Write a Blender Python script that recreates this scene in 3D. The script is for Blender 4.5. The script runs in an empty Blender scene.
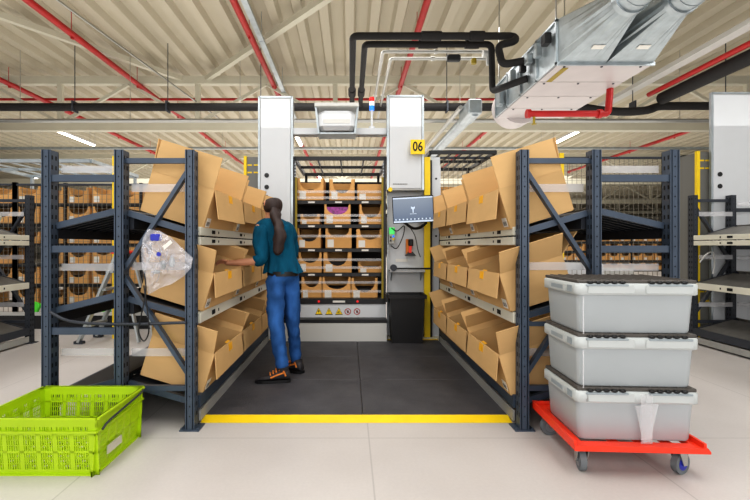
import bpy, bmesh, math, random
from mathutils import Vector, Matrix
random.seed(4)
C = bpy.context.scene
COL = C.collection
R = math.radians
K = 425.0; CAMZ = 1.22
def PX(px, Y): return (px - 350.0) * Y / K
def PZ(py, Y): return CAMZ + (246.0 - py) * Y / K

# ------------------------------------------------------------------ materials
def srgb(c):
    return tuple(((v/255)/12.92 if v/255 <= 0.04045 else ((v/255+0.055)/1.055)**2.4) for v in c) + (1,)
def mat(name, col, rough=0.5, metal=0.0, var=0.0, scale=8.0, stretch=(1,1,1), bump=0.0, alpha=1.0, emit=None, estr=0.0, spec=0.5, detail=4, objvar=0.0):
    m = bpy.data.materials.new(name); m.use_nodes = True
    nt = m.node_tree; b = nt.nodes['Principled BSDF']
    base = srgb(col)
    b.inputs['Base Color'].default_value = base
    b.inputs['Roughness'].default_value = rough
    b.inputs['Metallic'].default_value = metal
    b.inputs['Specular IOR Level'].default_value = spec
    b.inputs['Alpha'].default_value = alpha
    if emit:
        b.inputs['Emission Color'].default_value = srgb(emit); b.inputs['Emission Strength'].default_value = estr
    if var or bump:
        tc = nt.nodes.new('ShaderNodeTexCoord'); mp = nt.nodes.new('ShaderNodeMapping')
        mp.inputs['Scale'].default_value = stretch
        nz = nt.nodes.new('ShaderNodeTexNoise'); nz.inputs['Scale'].default_value = scale; nz.inputs['Detail'].default_value = detail
        nt.links.new(tc.outputs['Object'], mp.inputs['Vector']); nt.links.new(mp.outputs['Vector'], nz.inputs['Vector'])
        if var:
            mr = nt.nodes.new('ShaderNodeMapRange'); mr.inputs['From Min'].default_value = .3; mr.inputs['From Max'].default_value = .7
            mr.inputs['To Min'].default_value = 1-var; mr.inputs['To Max'].default_value = 1+var
            hs = nt.nodes.new('ShaderNodeHueSaturation'); hs.inputs['Color'].default_value = base
            nt.links.new(nz.outputs['Fac'], mr.inputs['Value'])
            if objvar:
                oi = nt.nodes.new('ShaderNodeObjectInfo'); m2 = nt.nodes.new('ShaderNodeMapRange')
                m2.inputs['To Min'].default_value = 1-objvar; m2.inputs['To Max'].default_value = 1+objvar
                mm = nt.nodes.new('ShaderNodeMath'); mm.operation = 'MULTIPLY'
                nt.links.new(oi.outputs['Random'], m2.inputs['Value'])
                nt.links.new(mr.outputs['Result'], mm.inputs[0]); nt.links.new(m2.outputs['Result'], mm.inputs[1])
                nt.links.new(mm.outputs[0], hs.inputs['Value'])
            else:
                nt.links.new(mr.outputs['Result'], hs.inputs['Value'])
            nt.links.new(hs.outputs['Color'], b.inputs['Base Color'])
        if bump:
            bp = nt.nodes.new('ShaderNodeBump'); bp.inputs['Strength'].default_value = bump; bp.inputs['Distance'].default_value = .01
            nt.links.new(nz.outputs['Fac'], bp.inputs['Height']); nt.links.new(bp.outputs['Normal'], b.inputs['Normal'])
    return m
M = {}
M['rack'] = mat('rack_blue_steel', (70,82,98), .42, .15, .10, 5)
M['rackdark'] = mat('dark_rack_steel', (58,62,70), .5, .2, .08, 5)
M['hole'] = mat('slot_black', (12,13,16), .8)
M['boltm'] = mat('bolt_steel', (150,155,160), .4, .6)
M['rail'] = mat('pale_rail', (216,214,200), .35, .1, .04, 3)
M['shelf'] = mat('shelf_dark', (36,40,46), .5, .3, .2, 12, (1,12,1))
M['shelfgrey'] = mat('shelf_grey', (112,110,106), .5, .2, .12, 10)
M['carton'] = mat('kraft_board', (212,175,124), .85, 0, .05, 3, (1,1,3), .05, spec=.15, objvar=.06)
M['cartonin'] = mat('kraft_inside', (184,146,98), .9, 0, .06, 3, spec=.1, objvar=.06)
M['cartonc'] = mat('carton_orange_kraft', (216,166,106), .85, 0, .08, 4, spec=.15, objvar=.10)
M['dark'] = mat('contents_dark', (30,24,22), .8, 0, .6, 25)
M['purple'] = mat('purple_bags', (150,50,140), .4, 0, .6, 30)
M['tape'] = mat('yellow_tape', (245,180,20), .5)
M['paper'] = mat('paper_label', (225,222,215), .7)
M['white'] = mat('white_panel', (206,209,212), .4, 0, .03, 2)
M['white2'] = mat('off_white_panel', (194,194,190), .45, 0, .03, 2)  # slightly darker off-white, one even tone
M['cream'] = mat('cream_steel', (200,196,178), .55, 0, .04, 2)
M['yellow'] = mat('yellow_paint', (244,208,20), .5, 0, .06, 6)
M['olive'] = mat('yellow_rail_dull', (150,130,30), .5, .1)
M['black'] = mat('black_plastic', (22,22,24), .45, 0, .1, 6)
M['blackfoam'] = mat('black_insulation', (26,24,24), .75, 0, .2, 10, bump=.15)
M['grey'] = mat('grey_panel', (120,120,116), .5)
M['galv'] = mat('galvanised_steel', (172,180,184), .33, .75, .12, 7, bump=.05)
M['duct'] = mat('duct_white_panel', (190,183,182), .4, .05, .04, 3)
M['pipe'] = mat('silver_pipe', (176,176,172), .3, .8)
M['red'] = mat('sprinkler_red', (172,22,22), .4, 0, .08, 6)
M['redplastic'] = mat('trolley_red', (240,62,34), .38, 0, .04, 6)
M['tote'] = mat('tote_grey', (172,178,181), .35, 0, .03, 3, spec=.5)
M['toterim'] = mat('tote_rim_grey', (190,195,195), .35, 0, .03, 3)
M['totelid'] = mat('tote_lid_brown', (84,80,76), .5, 0, .15, 20)
M['lidgrey'] = mat('lid_hinge_grey', (150,160,166), .4)
M['lime'] = mat('lime_plastic', (176,208,22), .4, 0, .04, 4)
M['rubber'] = mat('grey_rubber', (112,118,122), .6, 0, .1, 10)
M['chrome'] = mat('zinc_plate', (190,190,186), .25, .8)
M['tube'] = mat('light_tube', (255,255,255), .5, emit=(255,250,238), estr=9.0)
M['plastic'] = mat('clear_strip', (235,235,238), .15, 0, alpha=.30)
M['bag'] = mat('clear_bag', (225,225,232), .1, 0, .25, 14, bump=.8, alpha=.30, spec=1.0)
M['bluecap'] = mat('blue_cap', (40,50,170), .4)
M['skin'] = mat('skin', (198,142,112), .55, 0, .04, 10)
M['shirt'] = mat('teal_cloth', (12,78,104), .85, 0, .35, 14, (1,1,.35), .4, spec=.15)
M['jeans'] = mat('denim', (50,92,150), .85, 0, .45, 9, (1,1,.4), .35, spec=.15)
M['hair'] = mat('dark_brown_hair', (48,34,32), .6, 0, .35, 30, (1,1,.15), .3)
M['shoe'] = mat('shoe_dark', (52,50,54), .6, 0, .2, 30)
M['orange'] = mat('orange_lace', (222,130,50), .6)
M['green'] = mat('green_plastic', (90,200,110), .4, emit=(60,230,110), estr=.6)
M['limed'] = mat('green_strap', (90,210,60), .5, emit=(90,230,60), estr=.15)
M['bluel'] = mat('lamp_blue', (30,120,220), .3, emit=(30,120,230), estr=.8)
M['redl'] = mat('lamp_red', (220,30,30), .3, emit=(230,30,30), estr=.5)
M['whitel'] = mat('lamp_white', (240,240,240), .3, emit=(240,240,240), estr=.6)
M['alu'] = mat('aluminium', (190,196,198), .3, .6)
M['kick'] = mat('kick_grey', (160,160,156), .5, .1, .08, 4)
M['tapeclear'] = mat('tape_clear', (235,235,238), .15, 0, alpha=.22)
M['textd'] = mat('print_dark', (20,20,20), .7)
M['textg'] = mat('print_grey', (150,150,150), .7)

def mat_screen():
    m = bpy.data.materials.new('monitor_screen'); m.use_nodes = True
    nt = m.node_tree; b = nt.nodes['Principled BSDF']
    tc = nt.nodes.new('ShaderNodeTexCoord'); sp = nt.nodes.new('ShaderNodeSeparateXYZ'); cr = nt.nodes.new('ShaderNodeValToRGB')
    nt.links.new(tc.outputs['Generated'], sp.inputs[0]); nt.links.new(sp.outputs['Z'], cr.inputs[0])
    cr.color_ramp.elements[0].color = srgb((96,116,146)); cr.color_ramp.elements[1].color = srgb((140,154,172))
    b.inputs['Base Color'].default_value = (0.02,.02,.02,1); b.inputs['Roughness'].default_value = .2
    nt.links.new(cr.outputs[0], b.inputs['Emission Color']); b.inputs['Emission Strength'].default_value = .8
    return m
M['screen'] = mat_screen()
M['icon'] = mat('screen_icon', (190,204,220), .5, emit=(180,195,212), estr=.55)

def mat_floor():
    m = bpy.data.materials.new('concrete_floor'); m.use_nodes = True
    nt = m.node_tree; b = nt.nodes['Principled BSDF']
    tc = nt.nodes.new('ShaderNodeTexCoord')
    br = nt.nodes.new('ShaderNodeTexBrick'); br.offset = 0.0
    br.inputs['Scale'].default_value = 1.0; br.inputs['Brick Width'].default_value = 1.55; br.inputs['Row Height'].default_value = 3.1
    br.inputs['Mortar Size'].default_value = .006; br.inputs['Mortar Smooth'].default_value = .6
    br.inputs['Color1'].default_value = (1,1,1,1); br.inputs['Color2'].default_value = (.98,.98,.98,1); br.inputs['Mortar'].default_value = (.78,.78,.78,1)
    mp = nt.nodes.new('ShaderNodeMapping'); mp.inputs['Location'].default_value = (-.12, .4, 0)
    nt.links.new(tc.outputs['Object'], mp.inputs[0]); nt.links.new(mp.outputs[0], br.inputs['Vector'])
    n1 = nt.nodes.new('ShaderNodeTexNoise'); n1.inputs['Scale'].default_value = .9; n1.inputs['Detail'].default_value = 6
    nt.links.new(tc.outputs['Object'], n1.inputs[0])
    cr = nt.nodes.new('ShaderNodeValToRGB'); cr.color_ramp.elements[0].position = .3; cr.color_ramp.elements[1].position = .7
    cr.color_ramp.elements[0].color = srgb((190,184,181)); cr.color_ramp.elements[1].color = srgb((204,199,196))
    nt.links.new(n1.outputs['Fac'], cr.inputs[0])
    n2 = nt.nodes.new('ShaderNodeTexNoise'); n2.inputs['Scale'].default_value = 60; n2.inputs['Detail'].default_value = 2
    nt.links.new(tc.outputs['Object'], n2.inputs[0])
    mr = nt.nodes.new('ShaderNodeMapRange'); mr.inputs['To Min'].default_value = .94; mr.inputs['To Max'].default_value = 1.05
    nt.links.new(n2.outputs['Fac'], mr.inputs[0])
    mx = nt.nodes.new('ShaderNodeMix'); mx.data_type = 'RGBA'; mx.blend_type = 'MULTIPLY'; mx.inputs[0].default_value = 1
    nt.links.new(cr.outputs[0], mx.inputs[6]); nt.links.new(br.outputs['Color'], mx.inputs[7])
    mx2 = nt.nodes.new('ShaderNodeMix'); mx2.data_type = 'RGBA'; mx2.blend_type = 'MULTIPLY'; mx2.inputs[0].default_value = 1
    nt.links.new(mx.outputs[2], mx2.inputs[6]); nt.links.new(mr.outputs[0], mx2.inputs[7])
    nt.links.new(mx2.outputs[2], b.inputs['Base Color'])
    b.inputs['Roughness'].default_value = .45
    return m
M['floor'] = mat_floor()
def mat_mat():
    m = bpy.data.materials.new('rubber_matting'); m.use_nodes = True
    nt = m.node_tree; b = nt.nodes['Principled BSDF']
    tc = nt.nodes.new('ShaderNodeTexCoord')
    n1 = nt.nodes.new('ShaderNodeTexNoise'); n1.inputs['Scale'].default_value = 3; n1.inputs['Detail'].default_value = 8; n1.inputs['Roughness'].default_value = .7
    vo = nt.nodes.new('ShaderNodeTexVoronoi'); vo.inputs['Scale'].default_value = 90
    nt.links.new(tc.outputs['Object'], n1.inputs[0]); nt.links.new(tc.outputs['Object'], vo.inputs['Vector'])
    cr = nt.nodes.new('ShaderNodeValToRGB'); cr.color_ramp.elements[0].position = .3; cr.color_ramp.elements[1].position = .72
    cr.color_ramp.elements[0].color = srgb((58,58,62)); cr.color_ramp.elements[1].color = srgb((84,83,87))
    nt.links.new(n1.outputs['Fac'], cr.inputs[0]); nt.links.new(cr.outputs[0], b.inputs['Base Color'])
    bp = nt.nodes.new('ShaderNodeBump'); bp.inputs['Strength'].default_value = .35; bp.inputs['Distance'].default_value = .004
    nt.links.new(vo.outputs['Distance'], bp.inputs['Height']); nt.links.new(bp.outputs[0], b.inputs['Normal'])
    b.inputs['Roughness'].default_value = .6
    return m
M['mat'] = mat_mat()

# ------------------------------------------------------------------ mesh helpers
class MB:
    def __init__(s): s.v = []; s.f = []; s.mi = []; s.m = 0; s.smooth = []
    def add(s, vs, fs, sm=False):
        o = len(s.v); s.v += [tuple(v) for v in vs]
        for f in fs: s.f.append([o+i for i in f]); s.mi.append(s.m); s.smooth.append(sm)
        return s
    def box(s, x0, x1, y0, y1, z0, z1, mx=None):
        vs = [Vector(p) for p in ((x0,y0,z0),(x1,y0,z0),(x1,y1,z0),(x0,y1,z0),(x0,y0,z1),(x1,y0,z1),(x1,y1,z1),(x0,y1,z1))]
        if mx: vs = [mx @ v for v in vs]
        return s.add(vs, [(0,3,2,1),(4,5,6,7),(0,1,5,4),(1,2,6,5),(2,3,7,6),(3,0,4,7)])
    def rbox(s, x0, x1, y0, y1, z0, z1, b=.01, mx=None):
        # box with chamfered vertical and horizontal edges
        vs = []; 
        def ring(ix, z):
            c = b
            pts = [(x0+ix+c,y0+ix),(x1-ix-c,y0+ix),(x1-ix,y0+ix+c),(x1-ix,y1-ix-c),(x1-ix-c,y1-ix),(x0+ix+c,y1-ix),(x0+ix,y1-ix-c),(x0+ix,y0+ix+c)]
            return [Vector((p[0],p[1],z)) for p in pts]
        rs = [ring(b*.7, z0), ring(0, z0+b), ring(0, z1-b), ring(b*.7, z1)]
        for r in rs: vs += r
        if mx: vs = [mx @ v for v in vs]
        fs = [tuple(reversed(range(8))), tuple(range(24,32))]
        for k in range(3):
            for i in range(8):
                j = (i+1) % 8; fs.append((k*8+i, k*8+j, k*8+8+j, k*8+8+i))
        return s.add(vs, fs)
    def bar(s, a, b, w, h, up=(0,0,1)):
        a = Vector(a); b = Vector(b); d = (b-a).normalized(); u = Vector(up)
        if abs(d.dot(u)) > .98: u = Vector((0,1,0))
        r = d.cross(u).normalized(); u = r.cross(d).normalized()
        vs = []
        for p in (a, b):
            for sx, sz in ((-1,-1),(1,-1),(1,1),(-1,1)): vs.append(p + r*sx*w/2 + u*sz*h/2)
        return s.add(vs, [(0,1,2,3)[::-1], (4,5,6,7), (0,1,5,4),(1,2,6,5),(2,3,7,6),(3,0,4,7)])
    def slab(s, p0, p1, p2, p3, th=.006):
        P = [Vector(p) for p in (p0,p1,p2,p3)]
        n = (P[1]-P[0]).cross(P[3]-P[0]).normalized()*th/2
        return s.add([p-n for p in P]+[p+n for p in P], [(0,3,2,1),(4,5,6,7),(0,1,5,4),(1,2,6,5),(2,3,7,6),(3,0,4,7)])
    def tube(s, pts, r, n=10, cap=True, sm=True):
        pts = [Vector(p) for p in pts]; rr = r if isinstance(r, (list,tuple)) else [r]*len(pts)
        rings = []; prev = None
        for i, p in enumerate(pts):
            if i == 0: d = pts[1]-p
            elif i == len(pts)-1: d = p-pts[i-1]
            else: d = (pts[i+1]-p).normalized() + (p-pts[i-1]).normalized()
            d.normalize()
            if prev is None:
                u = Vector((0,0,1)) if abs(d.z) < .9 else Vector((1,0,0))
                a = d.cross(u).normalized()
            else:
                a = (prev - d*prev.dot(d)).normalized()
            prev = a; b = d.cross(a)
            rings.append([p + (a*math.cos(2*math.pi*k/n) + b*math.sin(2*math.pi*k/n))*rr[i] for k in range(n)])
        vs = [v for q in rings for v in q]; fs = []
        for i in range(len(pts)-1):
            for k in range(n):
                j = (k+1) % n; fs.append((i*n+k, i*n+j, (i+1)*n+j, (i+1)*n+k))
        s.add(vs, fs, sm)
        if cap:
            s.add(rings[0], [tuple(reversed(range(n)))]); s.add(rings[-1], [tuple(range(n))])
        return s
    def cyl(s, c, axis, r, h, n=20):
        c = Vector(c); a = Vector(axis).normalized()*h/2
        return s.tube([c-a, c+a], r, n)
    def sphere(s, c, r, sc=(1,1,1), n=12, mx=None):
        c = Vector(c); vs = []; fs = []
        for i in range(n+1):
            t = math.pi*i/n
            for k in range(n*2):
                p = 2*math.pi*k/(n*2)
                v = Vector((math.sin(t)*math.cos(p)*r*sc[0], math.sin(t)*math.sin(p)*r*sc[1], math.cos(t)*r*sc[2]))
                if mx: v = mx @ v
                vs.append(c+v)
        for i in range(n):
            for k in range(n*2):
                j = (k+1) % (n*2); fs.append((i*n*2+k, (i+1)*n*2+k, (i+1)*n*2+j, i*n*2+j))
        return s.add(vs, fs, True)
    def build(s, name, mats, parent=None, loc=None):
        me = bpy.data.meshes.new(name); me.from_pydata(s.v, [], s.f); 
        if not isinstance(mats, (list,tuple)): mats = [mats]
        for m in mats: me.materials.append(m)
        for p, i, sm in zip(me.polygons, s.mi, s.smooth): p.material_index = i; p.use_smooth = sm
        me.update()
        o = bpy.data.objects.new(name, me); COL.objects.link(o)
        if parent: o.parent = parent
        if loc: o.location = loc
        return o
def mb(): return MB()
def tag(o, label, cat, group=None, kind=None):
    if label: o['label'] = label
    if cat: o['category'] = cat
    if group: o['group'] = group
    if kind: o['kind'] = kind
    return o
def empty(name, loc=(0,0,0), rz=0, label=None, cat=None, group=None):
    o = bpy.data.objects.new(name, None); COL.objects.link(o); o.location = loc; o.rotation_euler = (0,0,rz)
    o.empty_display_size = .1
    return tag(o, label, cat, group)
def copy_tree(o, parent=None):
    c = o.copy(); COL.objects.link(c)
    if parent: c.parent = parent
    for ch in list(o.children): copy_tree(ch, c)
    return c
def structure(o): o['kind'] = 'structure'; return o
def arc(p0, p1, p2, n=6, rad=.12):
    "rounded corner at p1"
    p0, p1, p2 = Vector(p0), Vector(p1), Vector(p2)
    a = p1 + (p0-p1).normalized()*rad; b = p1 + (p2-p1).normalized()*rad
    return [(a*(1-t)**2 + p1*2*t*(1-t) + b*t*t) for t in [i/n for i in range(n+1)]]
def rounded(pts, rad=.12):
    out = [Vector(pts[0])]
    for i in range(1, len(pts)-1): out += arc(pts[i-1], pts[i], pts[i+1], 6, rad)
    return out + [Vector(pts[-1])]
def smooth_path(pts, n=8):
    P = [Vector(p) for p in pts]; P = [P[0]*2-P[1]] + P + [P[-1]*2-P[-2]]; out = []
    for i in range(1, len(P)-2):
        for k in range(n):
            t = k/n; a, b, c, d = P[i-1], P[i], P[i+1], P[i+2]
            out.append(.5*((2*b)+(c-a)*t+(2*a-5*b+4*c-d)*t*t+(3*b-a-3*c+d)*t**3))
    return out + [P[-2]]
ORD = ['first','second','third','fourth','fifth','sixth','seventh','eighth','ninth','tenth','eleventh','twelfth','thirteenth','fourteenth','fifteenth','sixteenth','seventeenth','eighteenth','nineteenth','twentieth','twenty-first','twenty-second','twenty-third','twenty-fourth']

# ------------------------------------------------------------------ setting
structure(mb().box(-80,80,-6,75,-.1,0).build('floor', M['floor']))
CEIL = CAMZ + 5.35
def ceiling():
    m = mb(); per = .59; x = -77.4; prof = []
    while x < 77:
        prof += [(x, 0), (x+.20, 0), (x+.26, .16), (x+.53, .16)]; x += per
    for (xa, za), (xb, zb) in zip(prof, prof[1:]):
        m.add([(xa,-6,CEIL+za),(xb,-6,CEIL+zb),(xb,75,CEIL+zb),(xa,75,CEIL+za)], [(0,1,2,3)])
    m.add([(-78,-6,CEIL+.3),(78,-6,CEIL+.3),(78,75,CEIL+.3),(-78,75,CEIL+.3)], [(0,1,2,3)])
    return m.build('ceiling', mat('cream_deck', (188,180,160), .6, 0, .05, .6, (3,.1,1)))
structure(ceiling())
structure(mb().box(-80,80,75,75.2,0,7).build('wall_back', mat('far_wall', (176,172,160), .8, 0, .05, .4)))

# roof trusses
def truss(Y, slim=False):
    t = empty('roof_truss', (0, Y, CAMZ+3.65))
    zt = 1.40; 
    mb().box(-60,60,-.1,.1,zt-.12,zt+.12).build('top_chord', M['cream'], t)
    mb().box(-60,60,-.11,.11,-.14,.14).build('bottom_chord', M['cream'], t)
    w = mb(); x = -8.85-4.2*6
    while x < 34:
        w.box(x-.07,x+.07,-.06,.06,0,zt)
        w.bar((x,0,.1),(x+2.1,0,zt-.1),.09,.09,(0,1,0)); w.bar((x+4.2,0,.1),(x+2.1,0,zt-.1),.09,.09,(0,1,0))
        x += 4.2
    o = w.build('web_members', M['cream'], t); 
    return t
for i, (Y, lab) in enumerate(((13.0,'cream steel lattice roof truss nearest, just behind the black pipe run'),(24.0,'second cream lattice roof truss from the camera'),
        (35.0,'third cream lattice roof truss, far down the hall'),(46.0,'most distant cream lattice roof truss'))):
    tag(truss(Y), lab, 'roof truss', 'cream roof trusses')
# bracing tubes in the roof plane
for a, b, l in ((((-9.2,7.6,CAMZ+5.15)), (-5.1,13.0,CAMZ+5.1), 'long pale bracing tube crossing the roof at upper left'),
                ((.1,8.2,CAMZ+5.15), (-4.4,13.0,CAMZ+5.1), 'pale bracing tube rising right toward the top centre of the roof'),):
    tag(mb().bar(a, b, .14, .14).build('bracing_tube', M['cream']), l, 'brace')
tag(mb().bar((-5.6,8.0,CAMZ+4.7),(-4.4,14.5,CAMZ+4.3),.035,.035).build('thin_conduit', M['pipe']), 'thin grey conduit slanting down under the roof at upper left', 'conduit')

def ypipe(name, X, D, y0, y1, r, m, label, cat, flat=False):
    b = mb()
    if flat: b.box(X-r, X+r, y0, y1, CAMZ+D-r*.5, CAMZ+D+r*.5)
    else: b.tube([(X,y0,CAMZ+D),(X,y1,CAMZ+D)], r, 12)
    yy = math.ceil(y0/3)*3+.7
    while yy < min(y1, 30):
        b.tube([(X,yy,CAMZ+D-r*1.25),(X,yy+.06,CAMZ+D-r*1.25)], r*.35, 8) if not flat else b.box(X-r*1.05,X+r*1.05,yy,yy+.05,CAMZ+D-r*.6,CAMZ+D+r*.6)
        b.box(X-.006,X+.006,yy-.006,yy+.006,CAMZ+D,CEIL-.002)
        yy += 3
    return tag(b.build(name, m), label, cat)
for X, l in ((-10.2,'red sprinkler pipe at far left of the roof'),(-6.36,'red sprinkler pipe running from the upper left corner'),(-2.3,'red sprinkler pipe left of the centre beside a grey cable tray'),
             (1.53,'red sprinkler pipe above the tower marked 06'),(5.75,'red sprinkler pipe right of the silver round duct'),(14.3,'red sprinkler pipe at far right of the roof')):
    ypipe('sprinkler_pipe', X, 4.85, 7.0, 60, .075, M['red'], l, 'pipe')
ypipe('cable_tray', -2.02, 4.7, 7.0, 18, .06, M['galv'], 'narrow grey cable tray beside the red pipe left of centre', 'cable tray', True)
tag(mb().tube([(-22,14.2,CAMZ+4.9),(6.3,14.2,CAMZ+4.9)], .045, 8).build('branch_pipe', M['red']), 'thin red cross pipe running along behind the nearest truss', 'pipe')
# long black insulated run, Y=11.2
def bigpipe():
    t = empty('insulated_pipe_run', (0,11.2,CAMZ+3.66), 0, 'long black insulated pipe run crossing the hall above the racks', 'pipe run')
    mb().tube([(-22,0,0),(5.6,0,0)] + [Vector(p) for p in smooth_path([(6.1,0,.0),(6.6,-.1,-.12),(7.1,-.25,-.2),(7.6,-.3,-.18),(8.1,-.05,.0),(8.6,0,.03)])][0:] + [(20,0,.03)], .105, 12).build('insulated_pipe', M['blackfoam'], t)
    b = mb(); x = -20
    for x in [-19.5+2.45*i for i in range(16)]:
        b.box(x-.02,x+.02,-.12,.12,-.13,.14); b.box(x-.008,x+.008,-.008,.008,.1,1.68)
    b.build('pipe_hanger', M['rackdark'], t)
    return t
bigpipe()
def hung(name, y, z, lab, cat, kind):
    t = empty(name, (0,y,z), 0, lab, cat)
    if kind: mb().tube([(-22,0,0),(20,0,0)], .055, 10).build('pipe', M['pipe'], t)
    else: mb().box(-22,22,-.1,.1,-.045,.045).build('tray', M['galv'], t)
    for k in range(13): mb().box(-18+3*k-.006,-18+3*k+.006,-.006,.006,.04,CEIL-z-.002).build('suspension_wire', M['pipe'], t)
hung('conduit_pipe', 11.6, CAMZ+3.42, 'slim silver pipe hanging just under the black pipe run', 'pipe', True)
hung('cable_tray', 20, CAMZ+4.6, 'long thin grey cable tray crossing the hall above the rack tops', 'cable tray', False)
def rightpipe():
    t = empty('insulated_pipe', (8.0,8,CAMZ+3.78), 0, 'thick black insulated pipe slanting in from the right edge of the roof', 'pipe')
    mb().tube([(0,-1.5,0),(0,2.9,0)], .15, 16).build('insulation', M['blackfoam'], t)
    mb().tube([(0,2.9,0),(0,2.93,0)], .13, 16).build('end_cap', M['galv'], t)
    return t
rightpipe()
tag(mb().tube([(7.80,6.4,CAMZ+3.95),(7.80,11.1,CAMZ+3.95)], .06, 10).build('heating_pipe', M['red']), 'red pipe lying along the thick black insulated pipe at right', 'pipe')
tag(mb().box(7.35,7.6,5.9,12.6,CAMZ+4.1,CAMZ+4.2).build('cable_tray', M['white2']), 'pale flat cable tray beside the thick black pipe at right', 'cable tray')

# light tubes
def lamp(X, Y, label, L=2.4):
    t = empty('ceiling_light', (X,Y,CAMZ+4.5), 0, label, 'ceiling light', 'tube lights under the roof')
    mb().box(-.09,.09,0,L,.03,.10).build('housing', M['white'], t)
    mb().box(-.06,.06,.02,L-.02,-.01,.03).build('tube', M['tube'], t)
    m = mb()
    for y in (.3, L-.3): m.box(-.006,.006,y-.006,y+.006,.1,.97)
    m.build('suspension_wire', M['pipe'], t)
cols = [(-11.5,'at left, above the left rack'),(-2.2,'behind the left tower, near the picking window'),(9.0,'at right, above the large open carton'),(19,'far right')]
for X, l in cols:
    lamp(X, 16.7, 'glowing ceiling tube light nearest '+l)
for j, Y in enumerate((27,38,50)):
    for X, l in ((-11.5,'left'),(-2.0,'centre'),(9.0,'right'),(19,'far right'),(-21,'far left')):
        lamp(X, Y, '%s more distant ceiling tube light in the %s row' % (['slightly','much','farthest and'][j], l), 3.2)

# ------------------------------------------------------------------ HVAC unit
def hvac():
    t = empty('ventilation_unit', (2.97,6.07,CAMZ+2.6), 0, 'large galvanised ventilation unit with white underside hanging under the roof', 'ventilation unit')
    W, L, H = 1.35, 2.55, .64
    mb().box(0,W,0,L,.012,H).build('casing', M['galv'], t)
    p = mb(); 
    for i in range(4): p.box(.005,W-.005,i*L/4+.009,(i+1)*L/4-.009,-.012,.012)
    p.m = 1
    for i in range(4):
        for x in (.12,.66,1.22): p.cyl((x,i*L/4+.06,-.016),(0,0,1),.018,.012,8)
    p.m = 2; p.box(.12,.20,.1,.62,-.02,-.01)
    p.build('bottom_panel', [M['duct'], M['rackdark'], M['olive']], t)
    # rounded outlet collar at the far end, lower
    c = mb(); pts = []
    c.tube([(W*.36,L,.34),(W*.36,L+.5,.32)], [.46,.42], 24); c.build('outlet_collar', M['duct'], t)
    # flanges
    f = mb()
    for y in (0, .64, 1.28, 1.9, L-.03): f.box(-.03,0,y,y+.035,.0,H+.02)
    f.box(-.02,W+.02,-.03,0,-.03,.02); f.box(-.03,0,0,L,0,.03); f.box(-.03,0,0,L,H-.03,H)
    f.build('flange', M['galv'], t)
    # boxes and latches on the left side
    for i, (y, z, w, h, m) in enumerate(((.12,.36,.14,.16,'black'),(.42,.3,.1,.2,'galv'),(.75,.34,.12,.16,'galv'),(1.0,.30,.08,.2,'black'),(1.45,.3,.14,.22,'galv'),(2.0,.1,.2,.3,'galv'))):
        mb().rbox(-.13,-.03,y,y+w,z,z+h,.01).build('control_box', M[m], t)
    # two tapered transitions and round ducts toward the camera
    for k, (xa, xb, xc) in enumerate(((0,W*.5,.37),(W*.5,W,.98))):
        m = mb(); n = 24; r = .19; zc = .36; y1 = -.95
        sq = []
        for i in range(n):
            a = 2*math.pi*i/n + math.pi/4; cx, cz = math.cos(a), math.sin(a); s = 1/max(abs(cx),abs(cz))
            sq.append(((xa+xb)/2 + cx*s*(xb-xa)/2, 0, H/2 + cz*s*H/2))
        ci = [(xc + math.cos(2*math.pi*i/n+math.pi/4)*r, y1, zc + math.sin(2*math.pi*i/n+math.pi/4)*r) for i in range(n)]
        m.add(sq+ci, [(i,(i+1)%n,n+(i+1)%n,n+i) for i in range(n)])
        tr = m.build('transition', M['galv'], t)
        s = mb(); s.slab((xc-.1,-.35,.03+.02),(xc+.06,-.35,.03+.02),(xc+.06,-.42,.05+.02),(xc-.1,-.42,.05+.02),.004)
        s.build('sticker', M['paper'], tr)
        d = mb(); d.tube([(xc,y1,zc),(xc,y1-2.4,zc)], r, 24); d.tube([(xc,y1-.02,zc),(xc,y1-.1,zc)], r+.02, 24)
        for q in range(8): d.tube([(xc,y1-.3*q-.2,zc),(xc,y1-.3*q-.22,zc)], r+.006, 24)
        d.build('round_duct', M['galv'], t)
    for x, y in ((.02,.1),(W-.02,.1),(.02,L-.1),(W-.02,L-.1)): mb().box(x-.01,x+.01,y-.01,y+.01,H,2.745).build('hanger_rod', M['pipe'], t)
    return t
hvac()
def spiral():
    t = empty('round_duct_run', (2.62,8.9,CAMZ+2.85), 0, 'silver round duct with small box leading away behind the ventilation unit', 'duct')
    mb().tube([(.0,.0,0),(.0,9,.1)], .13, 16).build('round_duct', M['galv'], t)
    mb().rbox(-.16,.12,-.1,.7,-.10,.2,.02).build('damper_box', M['galv'], t)
    mb().tube([(-.22,.3,.15),(-.25,6,.2)], .05, 8).build('side_pipe', M['pipe'], t)
spiral()
def red_branch():
    t = empty('sprinkler_branch', (0,0,0), 0, 'short red sprinkler branch hanging below the ventilation unit', 'pipe')
    Y = 7.0; z = PZ(115,Y)
    mb().tube(rounded([(PX(527,Y),Y,z+.02),(PX(608,Y),Y,z+.02),(PX(610,Y),Y,CAMZ+2.6-.012)],.06), .052, 12).build('pipe', M['red'], t)
    for x in (527, 598): mb().cyl((PX(x,Y)+.02,Y,z+.02),(1,0,0),.075,.06,12).build('coupling', M['red'], t)
    b = mb(); b.cyl((PX(534,Y),Y,z-.09),(0,0,1),.022,.12,8); b.cyl((PX(534,Y),Y,z-.15),(0,0,1),.04,.01,10); b.build('sprinkler_head', M['olive'], t)
red_branch()

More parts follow.
